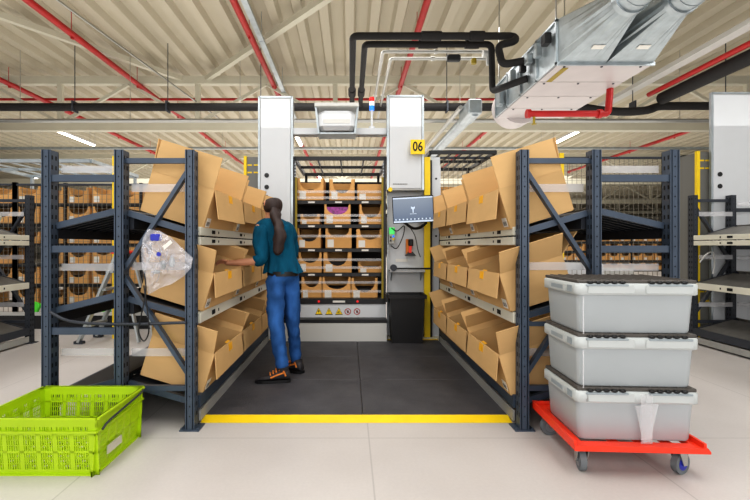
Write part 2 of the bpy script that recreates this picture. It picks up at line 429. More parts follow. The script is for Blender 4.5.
# black insulated pipes & silver pipes to the unit
zp = CAMZ+3.68
for (xa, Yn, r, end, lab) in ((.05,7.45,.062,[(2.88,7.45,zp),(2.86,7.3,zp-.16),(2.52,7.25,zp-.26),(2.56,7.15,4.27),(2.96,7.05,4.30)],'outer black insulated pipe bending above the picking window toward the ventilation unit'),
                              (.27,7.75,.058,[(2.58,7.75,zp),(2.58,7.7,4.02),(2.66,7.35,3.97),(2.96,7.1,4.02)],'inner black insulated pipe bending above the picking window toward the ventilation unit')):
    path = [(xa,11.08,zp-.01),(xa,Yn,zp)] + end
    t = empty('insulated_feed_pipe', (0,0,0), 0, lab, 'pipe')
    mb().tube(rounded(path,.11), r, 12).build('insulation', M['blackfoam'], t)
    for p, q, k in (((xa,10.0,zp),(xa,10.35,zp),1.45),((1.25,Yn,zp),(1.6,Yn,zp),1.3),((2.1,Yn,zp),(2.35,Yn,zp),1.35)):
        mb().tube([p,q], r*k, 12).build('joint_sleeve', M['blackfoam'], t)
for (xa, Yn, lab) in ((.62,8.05,'upper thin silver pipe beside the black insulated pipes'),(.80,8.35,'lower thin silver pipe beside the black insulated pipes')):
    t = empty('copper_feed_pipe', (0,0,0), 0, lab, 'pipe'); t.name = 'silver_feed_pipe'
    mb().tube(rounded([(xa,12.5,zp-.02),(xa,Yn,zp),(2.7,Yn,zp)],.07), .03, 10).build('pipe', M['pipe'], t)
    
    mb().tube([(xa,10.4,zp),(xa,10.6,zp)], .045, 8).build('coupling', M['pipe'], t); mb().tube([(1.6,Yn,zp),(1.66,Yn,zp)], .045, 8).build('coupling', M['pipe'], t)
t = empty('pipe_valve', (2.55,7.9,CAMZ+3.45), 0, 'valve cluster where the silver pipes meet the black pipes', 'valve')
b = mb(); b.cyl((0,0,.12),(1,0,0),.07,.16,12); b.cyl((0,-.02,0),(0,0,1),.03,.2,8); b.build('valve_body', M['white2'], t)
mb().cyl((-.25,0,-.02),(0,0,1),.05,.09,10).build('brass_drain', M['olive'], t)
mb().rbox(-.75,-.5,-.05,.05,-.02,.10,.02).build('clamp', M['black'], t)

# ------------------------------------------------------------------ floor mat
def floormat():
    t = empty('floor_mat', (0,3.0,0), 0, 'dark grey rubber mat on the floor between the two racks', 'mat')
    m = mb()
    xs = (-1.03,.09,1.12); ys = (.02,.82,1.62,2.42)
    for a, b_ in zip(xs, xs[1:]):
        for c, d in zip(ys, ys[1:]): m.rbox(a+.002,b_-.002,c+.002,d-.002,.0,.022,.003)
    m.build('matting', M['mat'], t)
    m = mb(); m.add([(-1.03,-.07,.001),(1.12,-.07,.001),(1.12,.018,.022),(-1.03,.018,.022),(-1.03,.018,.001),(1.12,.018,.001)], [(0,1,2,3),(0,3,4),(1,5,2),(3,2,5,4),(0,4,5,1)])
    m.build('yellow_edge', M['yellow'], t)
    mb().box(-1.03,1.12,2.42,2.47,.001,.024).build('rear_yellow_edge', M['yellow'], t)
floormat()

# ------------------------------------------------------------------ racks
RY0, RY1 = 2.85, 5.35
def post(parent, x, y, h=1.857, m='rack'):
    # open channel with lips and slots
    b = mb(); w, d, t = .023, .046, .006
    b.box(x-w,x+w,y-d,y-d+t,0,h)                       # front web
    b.box(x-w,x-w+t,y-d,y+d,0,h); b.box(x+w-t,x+w,y-d,y+d,0,h)
    b.box(x-w,x-w+.014,y+d-t,y+d,0,h); b.box(x+w-.014,x+w,y+d-t,y+d,0,h)
    b.box(x-w-.008,x-w,y-d,y-d+t,0,h); b.box(x+w,x+w+.008,y-d,y-d+t,0,h)
    b.box(x-w+t,x+w-t,y-d+t,y+d-t,h-.02,h)
    b.m = 1; z = .08
    while z < h-.04:
        for sx in (-1, 1):
            for yy in (y-.018, y+.018): b.box(x+sx*(w+.0002)-.0006, x+sx*(w+.0002)+.0006, yy-.007, yy+.007, z, z+.028)
        b.box(x-.0045,x+.0045,y-d-.0008,y-d+.0004,z+.010,z+.019); z += .066
    o = b.build('post', [M[m], M['hole']], parent)
    f = mb(); f.box(x-.065,x+.065,y-.06,y+.06,0,.008)
    for sx in (-1,1): f.cyl((x+sx*.052,y-.045,.013),(0,0,1),.009,.012,6)
    f.build('foot_plate', M[m], o)
    return o
def make_rack(sgn, xi, xm, xo, label, m='rack', sm='shelf'):
    "sgn +1: aisle on the -x side; xi inner, xm middle, xo outer post"
    t = empty('flow_rack', (0,0,0), 0, label, 'rack')
    for x in (xi, xm, xo):
        for y in (RY0, RY1): post(t, x, y, 1.857, m)
    # frames
    for y in (RY0, RY1):
        b = mb(); b.bar((xi,y,1.79),(xm,y,1.79),.028,.035,(0,0,1)); b.build('cross_brace', M[m], t)
        b = mb(); b.bar((xi,y,.27),(xm,y,.27),.028,.035); b.build('cross_brace', M[m], t)
        b = mb(); b.bar((xi,y,.70),(xm,y,.70),.028,.03); 
        if sgn > 0: b.build('cross_brace', M[m], t)
        b = mb(); b.bar((xi,y+.01,1.77),(xm,y+.01,1.04),.026,.045,(0,1,0)); b.build('diagonal_brace', M[m], t)
        b = mb(); b.bar((xm,y+.01,1.04),(xi,y+.01,.32),.026,.045,(0,1,0)); b.build('diagonal_brace', M[m], t)
        for z in (1.67,1.20,.655):
            mb().bar((xm,y-.02,z),(xo,y-.02,z),.03,.046).build('cross_beam', M[m], t)
    # sloping shelves
    def shelf(xa, za, xb, zb, name='shelf'):
        # xa: lip (low) side, xb high side
        b = mb(); th = .012
        b.slab((xa,RY0+.06,za),(xb,RY0+.06,zb),(xb,RY1-.06,zb),(xa,RY1-.06,za),th)
        n = 26
        for i in range(n):
            y = RY0+.1+(RY1-RY0-.2)*i/(n-1)
            b.bar((xa,y,za-.02),(xb,y,zb-.02),.02,.03)
        o = b.build(name, M[sm], t)
        for y in (RY0+.035, RY1-.035):
            mb().bar((xa,y,za-.012),(xb,y,zb-.012),.03,.042).build('side_beam', M[m], o)
        # crossmember under high edge
        mb().box(min(xb,xb-sgn*.0)-.02,xb+.02,RY0+.06,RY1-.06,zb-.12,zb-.04).build('rear_beam', M[m if m != 'rack' else 'rackdark'], o)
        return o
    g = .045*sgn
    shelf(xi-.02*sgn,1.315,xm-g*.6,1.455); shelf(xi-.02*sgn,.745,xm-g*.6,.875); shelf(xi-.02*sgn,.17,xm-g*.6,.30)
    shelf(xo+g*.3,1.36,xm+g*.6,1.475); shelf(xo+g*.3,.79,xm+g*.6,.905); shelf(xo+g*.3,.20,xm+g*.6,.32)
    # aisle-side rails
    xf = xi - sgn*.035
    def rail(z0, z1, x=xf, tabs=True):
        b = mb(); x0, x1 = sorted((x, x+sgn*.03)); b.rbox(x0,x1,RY0+.055,RY1-.055,z0,z1,.004)
        o = b.build('pick_rail', M['rail'], t)
        h = (z1-z0)
        for i in range(3):
            y = RY0+.30+i*.80
            xa, xb = sorted((x-sgn*.003, x+sgn*.002))
            mb().box(xa,xb,y,y+.07,z0+h*.28,z1-h*.28).build('pick_display', M['hole'], o)
            mb().box(xa,xb,y+.15,y+.165,z0+h*.35,z1-h*.35).build('rail_button', M['hole'], o)
        return o
    rail(1.293,1.352); rail(1.226,1.283); rail(.69,.765)
    x0, x1 = sorted((xf, xf+sgn*.03))
    mb().box(x0,x1,RY0+.055,RY1-.055,.115,.20).build('bottom_beam', M[m], t)
    x0, x1 = sorted((xf+.0*sgn, xf+sgn*.012))
    mb().box(x0,x1,RY0+.06,RY1-.06,.023,.095).build('kick_plate', M['kick'], t)
    # outer rails
    xg = xo + sgn*.045
    for z0, z1 in ((1.28,1.34),(.70,.765)):
        a, b_ = sorted((xg, xg-sgn*.03)); mb().rbox(a,b_,RY0+.055,RY1-.055,z0,z1,.004).build('outer_rail', M['rail'], t); c_, d_ = sorted((xg-sgn*.031, xg-sgn*.05)); mb().box(c_,d_,RY0+.055,RY1-.055,z0-.01,z1+.01).build('rail_backing', M['rackdark'], t)
    a, b_ = sorted((xg, xg-sgn*.03)); mb().box(a,b_,RY0+.055,RY1-.055,.11,.2).build('outer_beam', M[m], t)
    # clear retaining strips on the rack ends
    for y in (RY0+.062, RY1-.062):
        for z in ((1.615,1.08,.49)):
            a, b_ = sorted((xi, xm)); mb().box(a+.03,b_-.03,y-.001,y+.001,z-.025,z+.03).build('clear_strip', M['plastic'], t)
        for z in ((1.74,1.07,.49)):
            a, b_ = sorted((xm, xo)); mb().box(a+.03,b_-.03,y-.001,y+.001,z-.02,z+.03).build('clear_strip', M['plastic'], t)
    return t
LX = (-1.058,-1.527,-2.007); RX = (1.152,1.63,2.145)
make_rack(-1, *LX, 'dark blue-grey steel flow rack on the left of the mat, filled with open cartons')
make_rack(1, *RX, 'dark blue-grey steel flow rack on the right of the mat, behind the grey totes')
make_rack(-1, *[x-2.97 for x in LX], 'dark grey rack with pale rails at the left edge', 'rackdark', 'shelfgrey')
make_rack(1, *[x+3.16 for x in RX], 'dark grey empty rack with pale rails at the right edge', 'rackdark', 'shelfgrey')

# ------------------------------------------------------------------ open cartons on racks
def open_carton(sgn, x, y, z, L, D, H, tilt, angs, F, label, goods=None, spin=0, tapeoff=.5):
    "x,y,z = aisle-side near bottom corner; angs = lean (deg from upright, outward) of near, far, back flaps; front hang angle"
    t = empty('open_carton', (x,y,z), 0, label, 'carton', 'open cartons on the racks')
    t.rotation_euler = (0, -sgn*tilt, spin)
    s = sgn; th = .006
    def P(a, b, c): return (s*a, b, c)
    b = mb(); e = .0035
    b.slab(P(0,0,e),P(D,0,e),P(D,L,e),P(0,L,e),th)
    b.slab(P(0,e,0),P(D,e,0),P(D,e,H),P(0,e,H),th); b.slab(P(0,L-e,0),P(D,L-e,0),P(D,L-e,H),P(0,L-e,H),th)
    b.slab(P(e,0,0),P(e,L,0),P(e,L,H),P(e,0,H),th); b.slab(P(D-e,0,0),P(D-e,L,0),P(D-e,L,H),P(D-e,0,H),th)
    body = b.build('carton_body', M['carton'], t)
    an, af, ab, ah = [R(a) for a in angs]
    m1 = F*.98; g = .006
    # near flap
    def flap(name, p0, p1, d, ln, m='carton'):
        d = Vector(d)*ln; q = mb(); p0 = Vector(p0); p1 = Vector(p1)
        q.slab(p0, p1, p1+d, p0+d, th*.8); return q.build(name, M[m], t)
    flap('side_flap', P(g,0,H), P(D-g,0,H), (0,-math.sin(an),math.cos(an)), m1)
    flap('side_flap', P(g,L,H), P(D-g,L,H), (0,math.sin(af),math.cos(af)), m1)
    flap('back_flap', P(D,g,H), P(D,L-g,H), (s*math.sin(ab),0,math.cos(ab)), F)
    fr = flap('front_flap', P(0,g,H), P(0,L-g,H), (-s*math.sin(ah),0,-math.cos(ah)), F*.90)
    # tape patch on front flap near hinge
    d = Vector((-s*math.sin(ah),0,-math.cos(ah))); n = Vector((-s*math.cos(ah),0,math.sin(ah)))*.004
    yc = L*tapeoff; q = mb(); a = Vector(P(0,yc-.045,H))+n; bq = Vector(P(0,yc+.045,H))+n
    q.slab(a+d*.004, bq+d*.004, bq+d*.062, a+d*.062, .002); q.slab(a+d*.004-n*.9, bq+d*.004-n*.9, bq+d*.004+Vector((s*.03,0,.002))-n*.9, a+d*.004+Vector((s*.03,0,.002))-n*.9,.002)
    q.build('tape_patch', M['tape'], t)
    # label near bottom of front wall
    q = mb(); q.box(*sorted((-s*.0005,-s*.003)), .03,.11,.02,.085); q.m = 1
    for k in range(5): q.box(*sorted((-s*.003,-s*.0036)), .04+k*.013,.046+k*.013,.03,.06)
    q.build('shipping_label', [M['paper'], M['textd']], t)
    return t
def crumple(name, loc, sz, m, label, cat, seed, group=None):
    rnd = random.Random(seed); bm = bmesh.new(); bmesh.ops.create_icosphere(bm, subdivisions=3, radius=.5)
    for v in bm.verts:
        k = 1+.22*math.sin(v.co.x*17+seed)*math.cos(v.co.y*13+seed*2)+rnd.uniform(-.08,.08)
        v.co = Vector((v.co.x*sz[0]*k, v.co.y*sz[1]*k, v.co.z*sz[2]*k))
    me = bpy.data.meshes.new(name); bm.to_mesh(me); bm.free(); me.materials.append(m)
    o = bpy.data.objects.new(name, me); COL.objects.link(o); o.location = loc
    return tag(o, label, cat, group)
T = R(17)
lv = {'top':(1.335,.25), 'middle':(.765,.25), 'bottom':(.19,.25)}
place = ['nearest','middle one','farthest']
ang = {('L','top'):[(2,0,6,24),(-3,4,6,20),(3,2,6,18)], ('L','middle'):[(26,28,15,20),(30,30,10,18),(25,20,10,16)], ('L','bottom'):[(24,38,20,21),(24,30,14,19),(20,25,10,16)],
       ('R','top'):[(2,-2,6,22),(0,3,6,20),(2,2,6,20)], ('R','middle'):[(34,30,50,22),(40,30,10,20),(38,20,10,20)], ('R','bottom'):[(24,30,14,22),(34,28,14,20),(34,24,14,18)]}
for side, sgn, xi, y0 in (('L',-1,-1.073,2.96),('R',1,1.153,2.925)):
    sn = 'left' if side == 'L' else 'right'
    for lev in ('top','middle','bottom'):
        for i in range(3):
            Lc = [.76,.76,.68][i]; y = y0+i*.80
            h = .29 if lev != 'middle' else .275
            x = xi - sgn*.045
            wh = {0:'nearest', 1:'middle', 2:'farthest'}[i]
            ex = {'top':'with upright side flaps','middle':'with splayed side flaps','bottom':'with front flap hanging over the rail'}[lev]
            ex = {'top':'with upright flaps','middle':'with splayed flaps','bottom':'with hanging front flap'}[lev]
            open_carton(sgn, x, y, lv[lev][0], Lc-.012, .455, h, T, ang[(side,lev)][i], (.23 if i == 0 and lev == 'top' else .20) if lev != 'middle' else .19,
                'open brown carton %s, %s on the %s shelf of the %s rack' % (ex, wh, lev, sn), tapeoff=.5)
# goods visible inside cartons
for (x,y,z,sz,m,l,sd) in ((-1.20,3.28,.42,(.2,.4,.13),'tote','grey plastic-wrapped goods inside the nearest bottom carton on the left',1),
                        (1.28,3.2,.42,(.2,.36,.14),'tote','crumpled clear bags inside the nearest bottom carton on the right',2),
                        (1.25,4.0,.40,(.18,.3,.12),'dark','dark packed goods inside the middle bottom carton on the right',3),
                        (1.2,4.8,1.0,(.16,.3,.14),'purple','pink and purple bag inside the farthest middle carton on the right',5),
                        (-1.22,3.3,.96,(.2,.4,.12),'dark','dark goods inside the nearest middle carton on the left',6)):
    crumple('packed_goods', (x,y,z), sz, M[m], l, 'goods', sd, 'goods inside the open cartons')
# loose cartons seen at the rack ends
def small_box(x, y, z, w, d, h, rz, tilt, label, m='carton'):
    t = empty('cardboard_box', (x,y,z), rz, label, 'box'); t.rotation_euler = (0, tilt, rz)
    mb().rbox(-w/2,w/2,-d/2,d/2,0,h,.003).build('box_body', M[m], t)
    mb().box(-.025,.025,-d/2-.001,d/2+.001,h-.0005,h+.001).build('sealing_tape', M['plastic'], t)
small_box(-4.35,4.98,1.38,.26,.2,.24,0,R(17),'cream cardboard box on the rack at the left edge','cream')

# ------------------------------------------------------------------ machine front
PY = 5.5
def column(x0, x1, z0, z1, label, holes=False, cap=True, y=PY, d=.12):
    t = empty('lift_tower', ((x0+x1)/2,y,z0), 0, label, 'tower')
    w = (x1-x0)/2; H = z1-z0
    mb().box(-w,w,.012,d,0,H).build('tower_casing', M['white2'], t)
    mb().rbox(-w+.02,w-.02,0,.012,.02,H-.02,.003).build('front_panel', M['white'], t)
    e = mb(); e.box(-w-.012,-w+.012,-.004,d,0,H+.008); e.box(w-.012,w+.012,-.004,d,0,H+.008); e.box(-w,w,-.004,.02,H-.01,H+.012)
    e.build('edge_profile', M['galv'], t)
    if holes:
        for zz in (PZ(174,5.4)-z0, PZ(186,5.4)-z0):
            mb().cyl((-w+.10,-.002,zz),(0,1,0),.03,.01,14).build('round_port', M['black'], t)
    return t
column(PX(259,PY),PX(292,PY),0,PZ(97,PY),'tall white tower behind the worker, left of the picking window', True)
tr = column(PX(388,PY-.05),PX(423,PY-.05),PZ(190,PY-.05),PZ(96,PY-.05),'tall white tower right of the picking window carrying the yellow 06 sign', y=PY-.05)
b = mb()
for k in range(9): b.box(-.16+k*.021,-.16+k*.021+.016,-.005,.0,.07,.084)
b.build('small_grey_print', M['textg'], tr)
mb().cyl((-.20,-.03,-.0),(0,1,0),.028,.05,12).build('yellow_knob', M['yellow'], tr)
column(PX(712,5.42),PX(750,5.42)+.03,0,PZ(93,5.42),'tall white tower at the right edge behind the empty rack', True, y=5.42, d=.03)
column(PX(753,5.42)+.03,PX(753,5.42)+.35,0,PZ(85,5.42)-.5,'second white tower cut by the right edge', y=5.6)
# grey side cabinets with yellow strip
def grey_cab(x0, x1, ztop, label, y=5.75):
    t = empty('grey_cabinet', ((x0+x1)/2,y,0), 0, label, 'cabinet'); w = (x1-x0)/2
    mb().box(-w,w,0,.35,0,ztop).build('cabinet_body', M['grey'], t)
    mb().box(-w-.04,-w-.002,-.02,.02,0,ztop+.01).build('yellow_strip', M['yellow'], t)
    b = mb()
    for zz in (ztop-.12,ztop-.22,.62,.5):
        for xx in (-w*.55,w*.5): b.box(xx-.03,xx+.03,-.004,0,zz,zz+.02)
    b.build('slot', M['yellow'], t)
grey_cab(PX(247,5.75),PX(259,5.75),PZ(157,5.75),'grey cabinet with yellow strip left of the white left tower')
grey_cab(PX(699,5.5),PX(712,5.5)-.02,PZ(152,5.5),'grey cabinet with yellow strip left of the white tower at the right edge', y=5.5)
# base of the picking window
t = empty('machine_base', (PX(339,PY),PY,0), 0, 'white base panel with safety symbols and step under the picking window', 'machine base')
w = (PX(386,PY)-PX(280,PY))/2; ox = PX(333,PY)-PX(339,PY)
mb().box(ox-w,ox+w,0,.3,0,PZ(304,PY)).build('base_panel', M['white'], t)
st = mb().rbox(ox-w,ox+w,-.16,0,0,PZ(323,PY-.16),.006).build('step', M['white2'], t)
mb().box(ox-w,ox+w,-.163,.0,PZ(323,PY-.16),PZ(319.5,PY-.16)).build('step_edge', M['black'], t)
for i, px in enumerate((318.8,329,338.9,347.8,357)):
    x = PX(px,PY)-PX(339,PY); z = PZ(311.5,PY); r = .042
    if i < 3:
        b = mb(); b.add([(x-r,-.004,z-r*.8),(x+r,-.004,z-r*.8),(x,-.004,z+r),(x-r,-.001,z-r*.8),(x+r,-.001,z-r*.8),(x,-.001,z+r)],[(0,1,2),(0,3,4,1),(1,4,5,2),(2,5,3,0)])
        b.m = 1; q = r*1.18
        b.add([(x-q,-.002,z-q*.85),(x+q,-.002,z-q*.85),(x,-.002,z+q*1.03)],[(0,1,2)])
        if i == 0: b.add([(x-.006,-.005,z+.018),(x+.010,-.005,z+.018),(x-.002,-.005,z-.0),(x+.01,-.005,z-.0),(x-.006,-.005,z-.026),(x,-.005,z-.006),(x-.010,-.005,z-.006)],[(0,6,5,1),(2,5,4,3)])
        elif i == 1: b.box(x-.004,x+.004,-.005,-.004,z-.01,z+.02); b.box(x-.004,x+.004,-.005,-.004,z-.024,z-.016)
        else: b.box(x-.02,x+.016,-.005,-.004,z-.022,z-.014); b.slab((x-.012,-.005,z-.012),(x+.012,-.005,z+.002),(x+.01,-.005,z+.008),(x-.014,-.005,z-.004),.001)
        b.build('warning_symbol', [M['yellow'],M['textd']], t)
    else:
        b = mb(); n = 24; P1 = [(x+math.cos(2*math.pi*k/n)*r,-.003,z+math.sin(2*math.pi*k/n)*r) for k in range(n)]; P2 = [(x+math.cos(2*math.pi*k/n)*r*.78,-.003,z+math.sin(2*math.pi*k/n)*r*.78) for k in range(n)]
        b.add(P1+P2,[(k,(k+1)%n,n+(k+1)%n,n+k) for k in range(n)]); s_ = 1 if i == 3 else -1
        b.slab((x-r*.6*1,-.004,z+r*.6),(x-r*.5,-.004,z+r*.68),(x+r*.62,-.004,z-r*.5),(x+r*.55,-.004,z-r*.6),.001)
        b.m = 1; b.add([(x+q_[0]*r,-.0025,z+q_[1]*r) for q_ in ((-.2,-.4),(.25,-.4),(.3,.2),(0,.45),(-.25,.1))],[(0,1,2,3,4)])
        b.build('prohibition_symbol', [M['red'],M['textd']], t)
# window frame
t = empty('picking_window_frame', (PX(339,PY),PY,PZ(304,PY)), 0, 'black window frame with yellow side strips around the stacked carton shelves', 'frame')
W0 = PX(292.5,PY)-PX(339,PY); W1 = PX(386,PY)-PX(339,PY); H = PZ(160,PY)-PZ(304,PY)
b = mb(); b.box(W0,W0+.03,0,.12,0,H); b.box(W1-.03,W1,0,.12,0,H); b.box(W0,W1,-.01,.12,0,.07); b.build('black_frame', M['black'], t)
b = mb(); b.box(W0+.03,W0+.055,.02,.06,.06,H-.22); b.box(W1-.055,W1-.03,.02,.06,.06,H-.22); b.build('yellow_strip', M['olive'], t)
b = mb(); 
for x in (W0+.035, W1-.035):
    for k in range(5): b.box(x-.008,x+.008,-.003,.0,H-.06-k*.04,H-.045-k*.04)
b.build('slot', M['boltm'], t)
for zc in (PZ(191,PY),PZ(215,PY),PZ(236,PY),PZ(260,PY),PZ(283,PY),PZ(197,PY),PZ(220,PY),PZ(292,PY),PZ(268,PY)):
    zz = zc-PZ(304,PY); mb().box(W0+.05,W1-.05,.085,.088,zz-.016,zz+.018).build('clear_strip', M['tapeclear'], t)
mb().box(-.08,.08,-.014,-.01,.02,.045).build('white_sticker', M['paper'], t)
b = mb(); b.cyl((-.26,-.014,.035),(0,1,0),.015,.008,10); b.cyl((.24,-.014,.035),(0,1,0),.015,.008,10); b.build('red_reflector', M['redl'], t)
# back of the shaft
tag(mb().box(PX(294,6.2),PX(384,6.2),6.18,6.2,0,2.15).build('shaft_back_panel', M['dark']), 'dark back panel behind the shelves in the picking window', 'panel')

def ucarton(w, h, d, cut=True, cw=.8, cd=.62, m='cartonc', lab=True, content='dark', detailed=True, name='shelf_carton'):
    "front face with a U cut, open top"
    t = empty(name)
    b = mb(); n = 10; hw = w/2
    if cut:
        cx = hw*cw; top = []
        for k in range(n+1):
            a = math.pi*k/n; top.append((-cx*math.cos(a), h-.012-(h*cd)*math.sin(a)**.8))
        # front face strips with U cut below a thin top? (open notch)
        xs = [-hw]+[p[0] for p in top]+[hw]; zs = [h]+[p[1] for p in top]+[h]
        pts = [(-hw,h)]+[(-cx,h)]+top[1:-1]+[(cx,h),(hw,h)]
        for (xa,za),(xb,zb) in zip(pts, pts[1:]):
            if xb-xa > 1e-6: b.add([(xa,0,0),(xb,0,0),(xb,0,zb),(xa,0,za),(xa,.006,0),(xb,.006,0),(xb,.006,zb),(xa,.006,za)],[(0,1,2,3),(7,6,5,4),(3,2,6,7)])
    else:
        b.box(-hw,hw,0,.006,0,h)
    b.box(-hw,-hw+.006,0,d,0,h); b.box(hw-.006,hw,0,d,0,h); b.box(-hw,hw,d-.006,d,0,h); b.box(-hw,hw,0,d,0,.006)
    b.build('carton_body', M[m], t)
    if detailed:
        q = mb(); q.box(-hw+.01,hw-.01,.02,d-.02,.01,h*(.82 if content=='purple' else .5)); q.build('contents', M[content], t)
    if lab:
        q = mb(); q.box(-hw*.82,-hw*.35,-.003,0,h*.06,h*.42); q.build('paper_label', M['paper'], t)
    return t
sh_y = [200.5,224.5,248.5,273,299.5]
rows = [[(297,324,178,1),(329,355,179,1),(357,384,184,0)],
        [(300,320,214,1),(324,351,203,2),(359,383,204,1)],
        [(297,321,228,1),(325,352,227,1),(356,384,229,1)],
        [(298,322,251,1),(323,352,252,1),(358,384,262,1)],
        [(301,322,277,1),(322,351,277,1),(351,378,278,1)]]
SY = 5.62
rn = ['top','second','third','fourth','lowest']; cn = ['left','middle','right']
for i, (ys, rw) in enumerate(zip(sh_y, rows)):
    z = PZ(ys, SY)
    t = empty('carousel_shelf', (PX(340,SY),SY,z), 0, '%s black shelf of the picking window, holding three cartons' % rn[i], 'shelf')
    a = PX(294.8,SY)-PX(340,SY); c = PX(384,SY)-PX(340,SY)
    mb().box(a,c,.0,.5,-.045,0).build('shelf_board', M['black'], t)
    q = mb()
    for x in (a+.22,-.02,c-.25): q.box(x-.045,x+.045,-.003,0,-.034,-.012)
    q.build('shelf_label', M['paper'], t)
    for j, (x0,x1,yt,kind) in enumerate(rw):
        w = (x1-x0)*SY/K; h = (ys-yt)*SY/K
        o = ucarton(w, h, .42, kind > 0, [.8,.72,.84][(i+j)%3], [.5,.62,.42][(i*2+j)%3], content='purple' if kind == 2 else 'dark')
        o.location = (PX((x0+x1)/2,SY), SY+.012, z)
        what = 'showing purple bags' if kind == 2 else ('with plain front' if kind == 0 else 'with rounded cut-out')
        tag(o, 'brown carton %s, %s on the %s picking window shelf' % (what, cn[j], rn[i]), 'carton', 'cartons in the picking window')
# black top frame of shaft
def top_frame(x0, x1, y0, y1, z, label, n=3, mm='black'):
    t = empty('overhead_grid', (x0,y0,z), 0, label, 'frame'); W = x1-x0; L = y1-y0
    b = mb(); b.box(0,W,-.02,.02,-.025,.025); b.box(0,W,L-.02,L+.02,-.025,.025); b.box(-.02,.02,0,L,-.025,.025); b.box(W-.02,W+.02,0,L,-.025,.025); b.build('outer_frame', M[mm], t)
    b = mb()
    for k in range(n): x = W*(k+1)/(n+1); b.box(x-.01,x+.01,0,L,-.012,.012)
    b.box(0,W,L*.5-.01,L*.5+.01,-.02,.02); b.build('cross_bar', M[mm], t)
    for x in (.03, W-.03): mb().box(x-.02,x+.02,L-.04,L,-.5,0).build('drop_post', M[mm], t)
top_frame(PX(294,5.6),PX(387,5.6),5.64,6.9,2.38,'black overhead frame above the cartons in the picking window')
top_frame(PX(432,5.8),PX(498,5.8),5.9,7.2,2.52,'black overhead frame above the right rack beside the 06 sign',5)
top_frame(-5.4,-3.6,5.9,7.2,2.40,'grey overhead frame above the left edge rack',5,'galv')
# header beam + projector + signal tower
t = empty('header_beam', (PX(340,PY),PY+.02,PZ(134,PY)), 0, 'white header beam between the two towers', 'beam')
a = PX(292,PY)-PX(340,PY); c = PX(388,PY)-PX(340,PY)
b = mb(); b.rbox(a,PX(320.5,PY)-PX(340,PY),0,.14,0,.085,.006); b.build('beam_half', M['white'], t)
b = mb(); b.rbox(PX(353.5,PY)-PX(340,PY),c,0,.14,0,.085,.006); b.build('beam_half', M['white'], t)
t = empty('overhead_projector', (PX(337,PY),PY-.1,PZ(134,PY)), 0, 'white boxy projector unit in a grey bracket above the picking window', 'projector')
mb().rbox(-.235,.235,-.03,.3,.02,.27,.05).build('projector_body', M['white'], t)
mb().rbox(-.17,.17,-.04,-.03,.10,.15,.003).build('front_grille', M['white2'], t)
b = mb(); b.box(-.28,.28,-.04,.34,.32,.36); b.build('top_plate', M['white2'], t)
b = mb(); b.slab((-.27,.0,.34),(-.27,.3,.34),(-.23,.3,-.02),(-.23,0,-.02),.025); b.slab((.27,.0,.34),(.27,.3,.34),(.23,.3,-.02),(.23,0,-.02),.025); b.box(-.23,.23,.02,.28,-.02,.0); b.build('bracket', M['galv'], t)
t = empty('signal_light', (PX(372,PY),PY+.06,PZ(127.5,PY)), 0, 'slim signal light with red, white and blue segments on the header beam', 'signal light')
mb().tube([(0,0,0),(0,0,.24)], .014, 10).build('pole', M['white'], t); mb().cyl((0,0,.012),(0,0,1),.04,.024,12).build('base', M['white'], t)
for z0, z1, m in ((.24,.30,'bluel'),(.30,.355,'whitel'),(.355,.41,'redl')): mb().tube([(0,0,z0),(0,0,z1-.003)], .033, 14).build('lamp_segment', M[m], t)
# 06 sign
t = empty('number_sign', (PX(417.5,5.38),5.36,PZ(154.5,5.38)), 0, 'yellow square sign reading 06 on the right white tower', 'sign')
mb().rbox(-.09,.09,0,.01,0,.185,.003).build('sign_plate', M['yellow'], t)
cu = bpy.data.curves.new('sign_number', 'FONT'); cu.body = '06'; cu.size = .165; cu.align_x = 'CENTER'; cu.align_y = 'CENTER'; cu.extrude = .001; cu.offset = .0025
cu.materials.append(M['textd']); o = bpy.data.objects.new('sign_number', cu); COL.objects.link(o); o.parent = t; o.location = (0,-.003,.092); o.rotation_euler = (R(90),0,0); o.scale = (.78,1,1)
dg = bpy.context.evaluated_depsgraph_get(); me_ = bpy.data.meshes.new_from_object(o.evaluated_get(dg)); n_ = bpy.data.objects.new('painted_number', me_); COL.objects.link(n_); n_.parent = t; n_.location = o.location; n_.rotation_euler = o.rotation_euler; n_.scale = o.scale; bpy.data.objects.remove(o)
# service panel on the right
t = empty('service_panel', (PX(405,5.65),5.65,0), 0, 'pale service panel under the 06 tower behind the monitor and black bin', 'panel')
a = PX(387,5.65)-PX(405,5.65); c = PX(440,5.65)-PX(405,5.65)
mb().box(a,c,0,.03,.03,2.4).build('panel_sheet', M['white'], t)
mb().box(a,c+.05,-.18,0,0,.04).build('floor_sill', M['cream'], t)
b = mb(); 
for k in range(3): b.box(a+.005,a+.012,-.006,0,.1+k*.75,.75+k*.75)
b.build('panel_trim', M['galv'], t)
t = empty('yellow_guard_post', (PX(427.5,5.5),5.5,0), 0, 'yellow guard post with dark back strip right of the black bin', 'post')
mb().box(-.04,.035,0,.05,0,PZ(157,5.5)).build('yellow_strip', M['yellow'], t); mb().box(.036,.062,.01,.06,0,PZ(160,5.5)).build('dark_back_strip', M['black'], t)
t = empty('white_slotted_post', (PX(437,5.5),5.56,0), 0, 'white slotted post beside the far end of the right rack', 'post')
mb().box(-.06,.06,0,.05,0,PZ(165,5.5)).build('post_body', M['white'], t)
b = mb(); 
for k in range(8): b.cyl((0,-.002,2.1-k*.25),(0,1,0),.014,.006,8)
b.build('slot', M['black'], t)
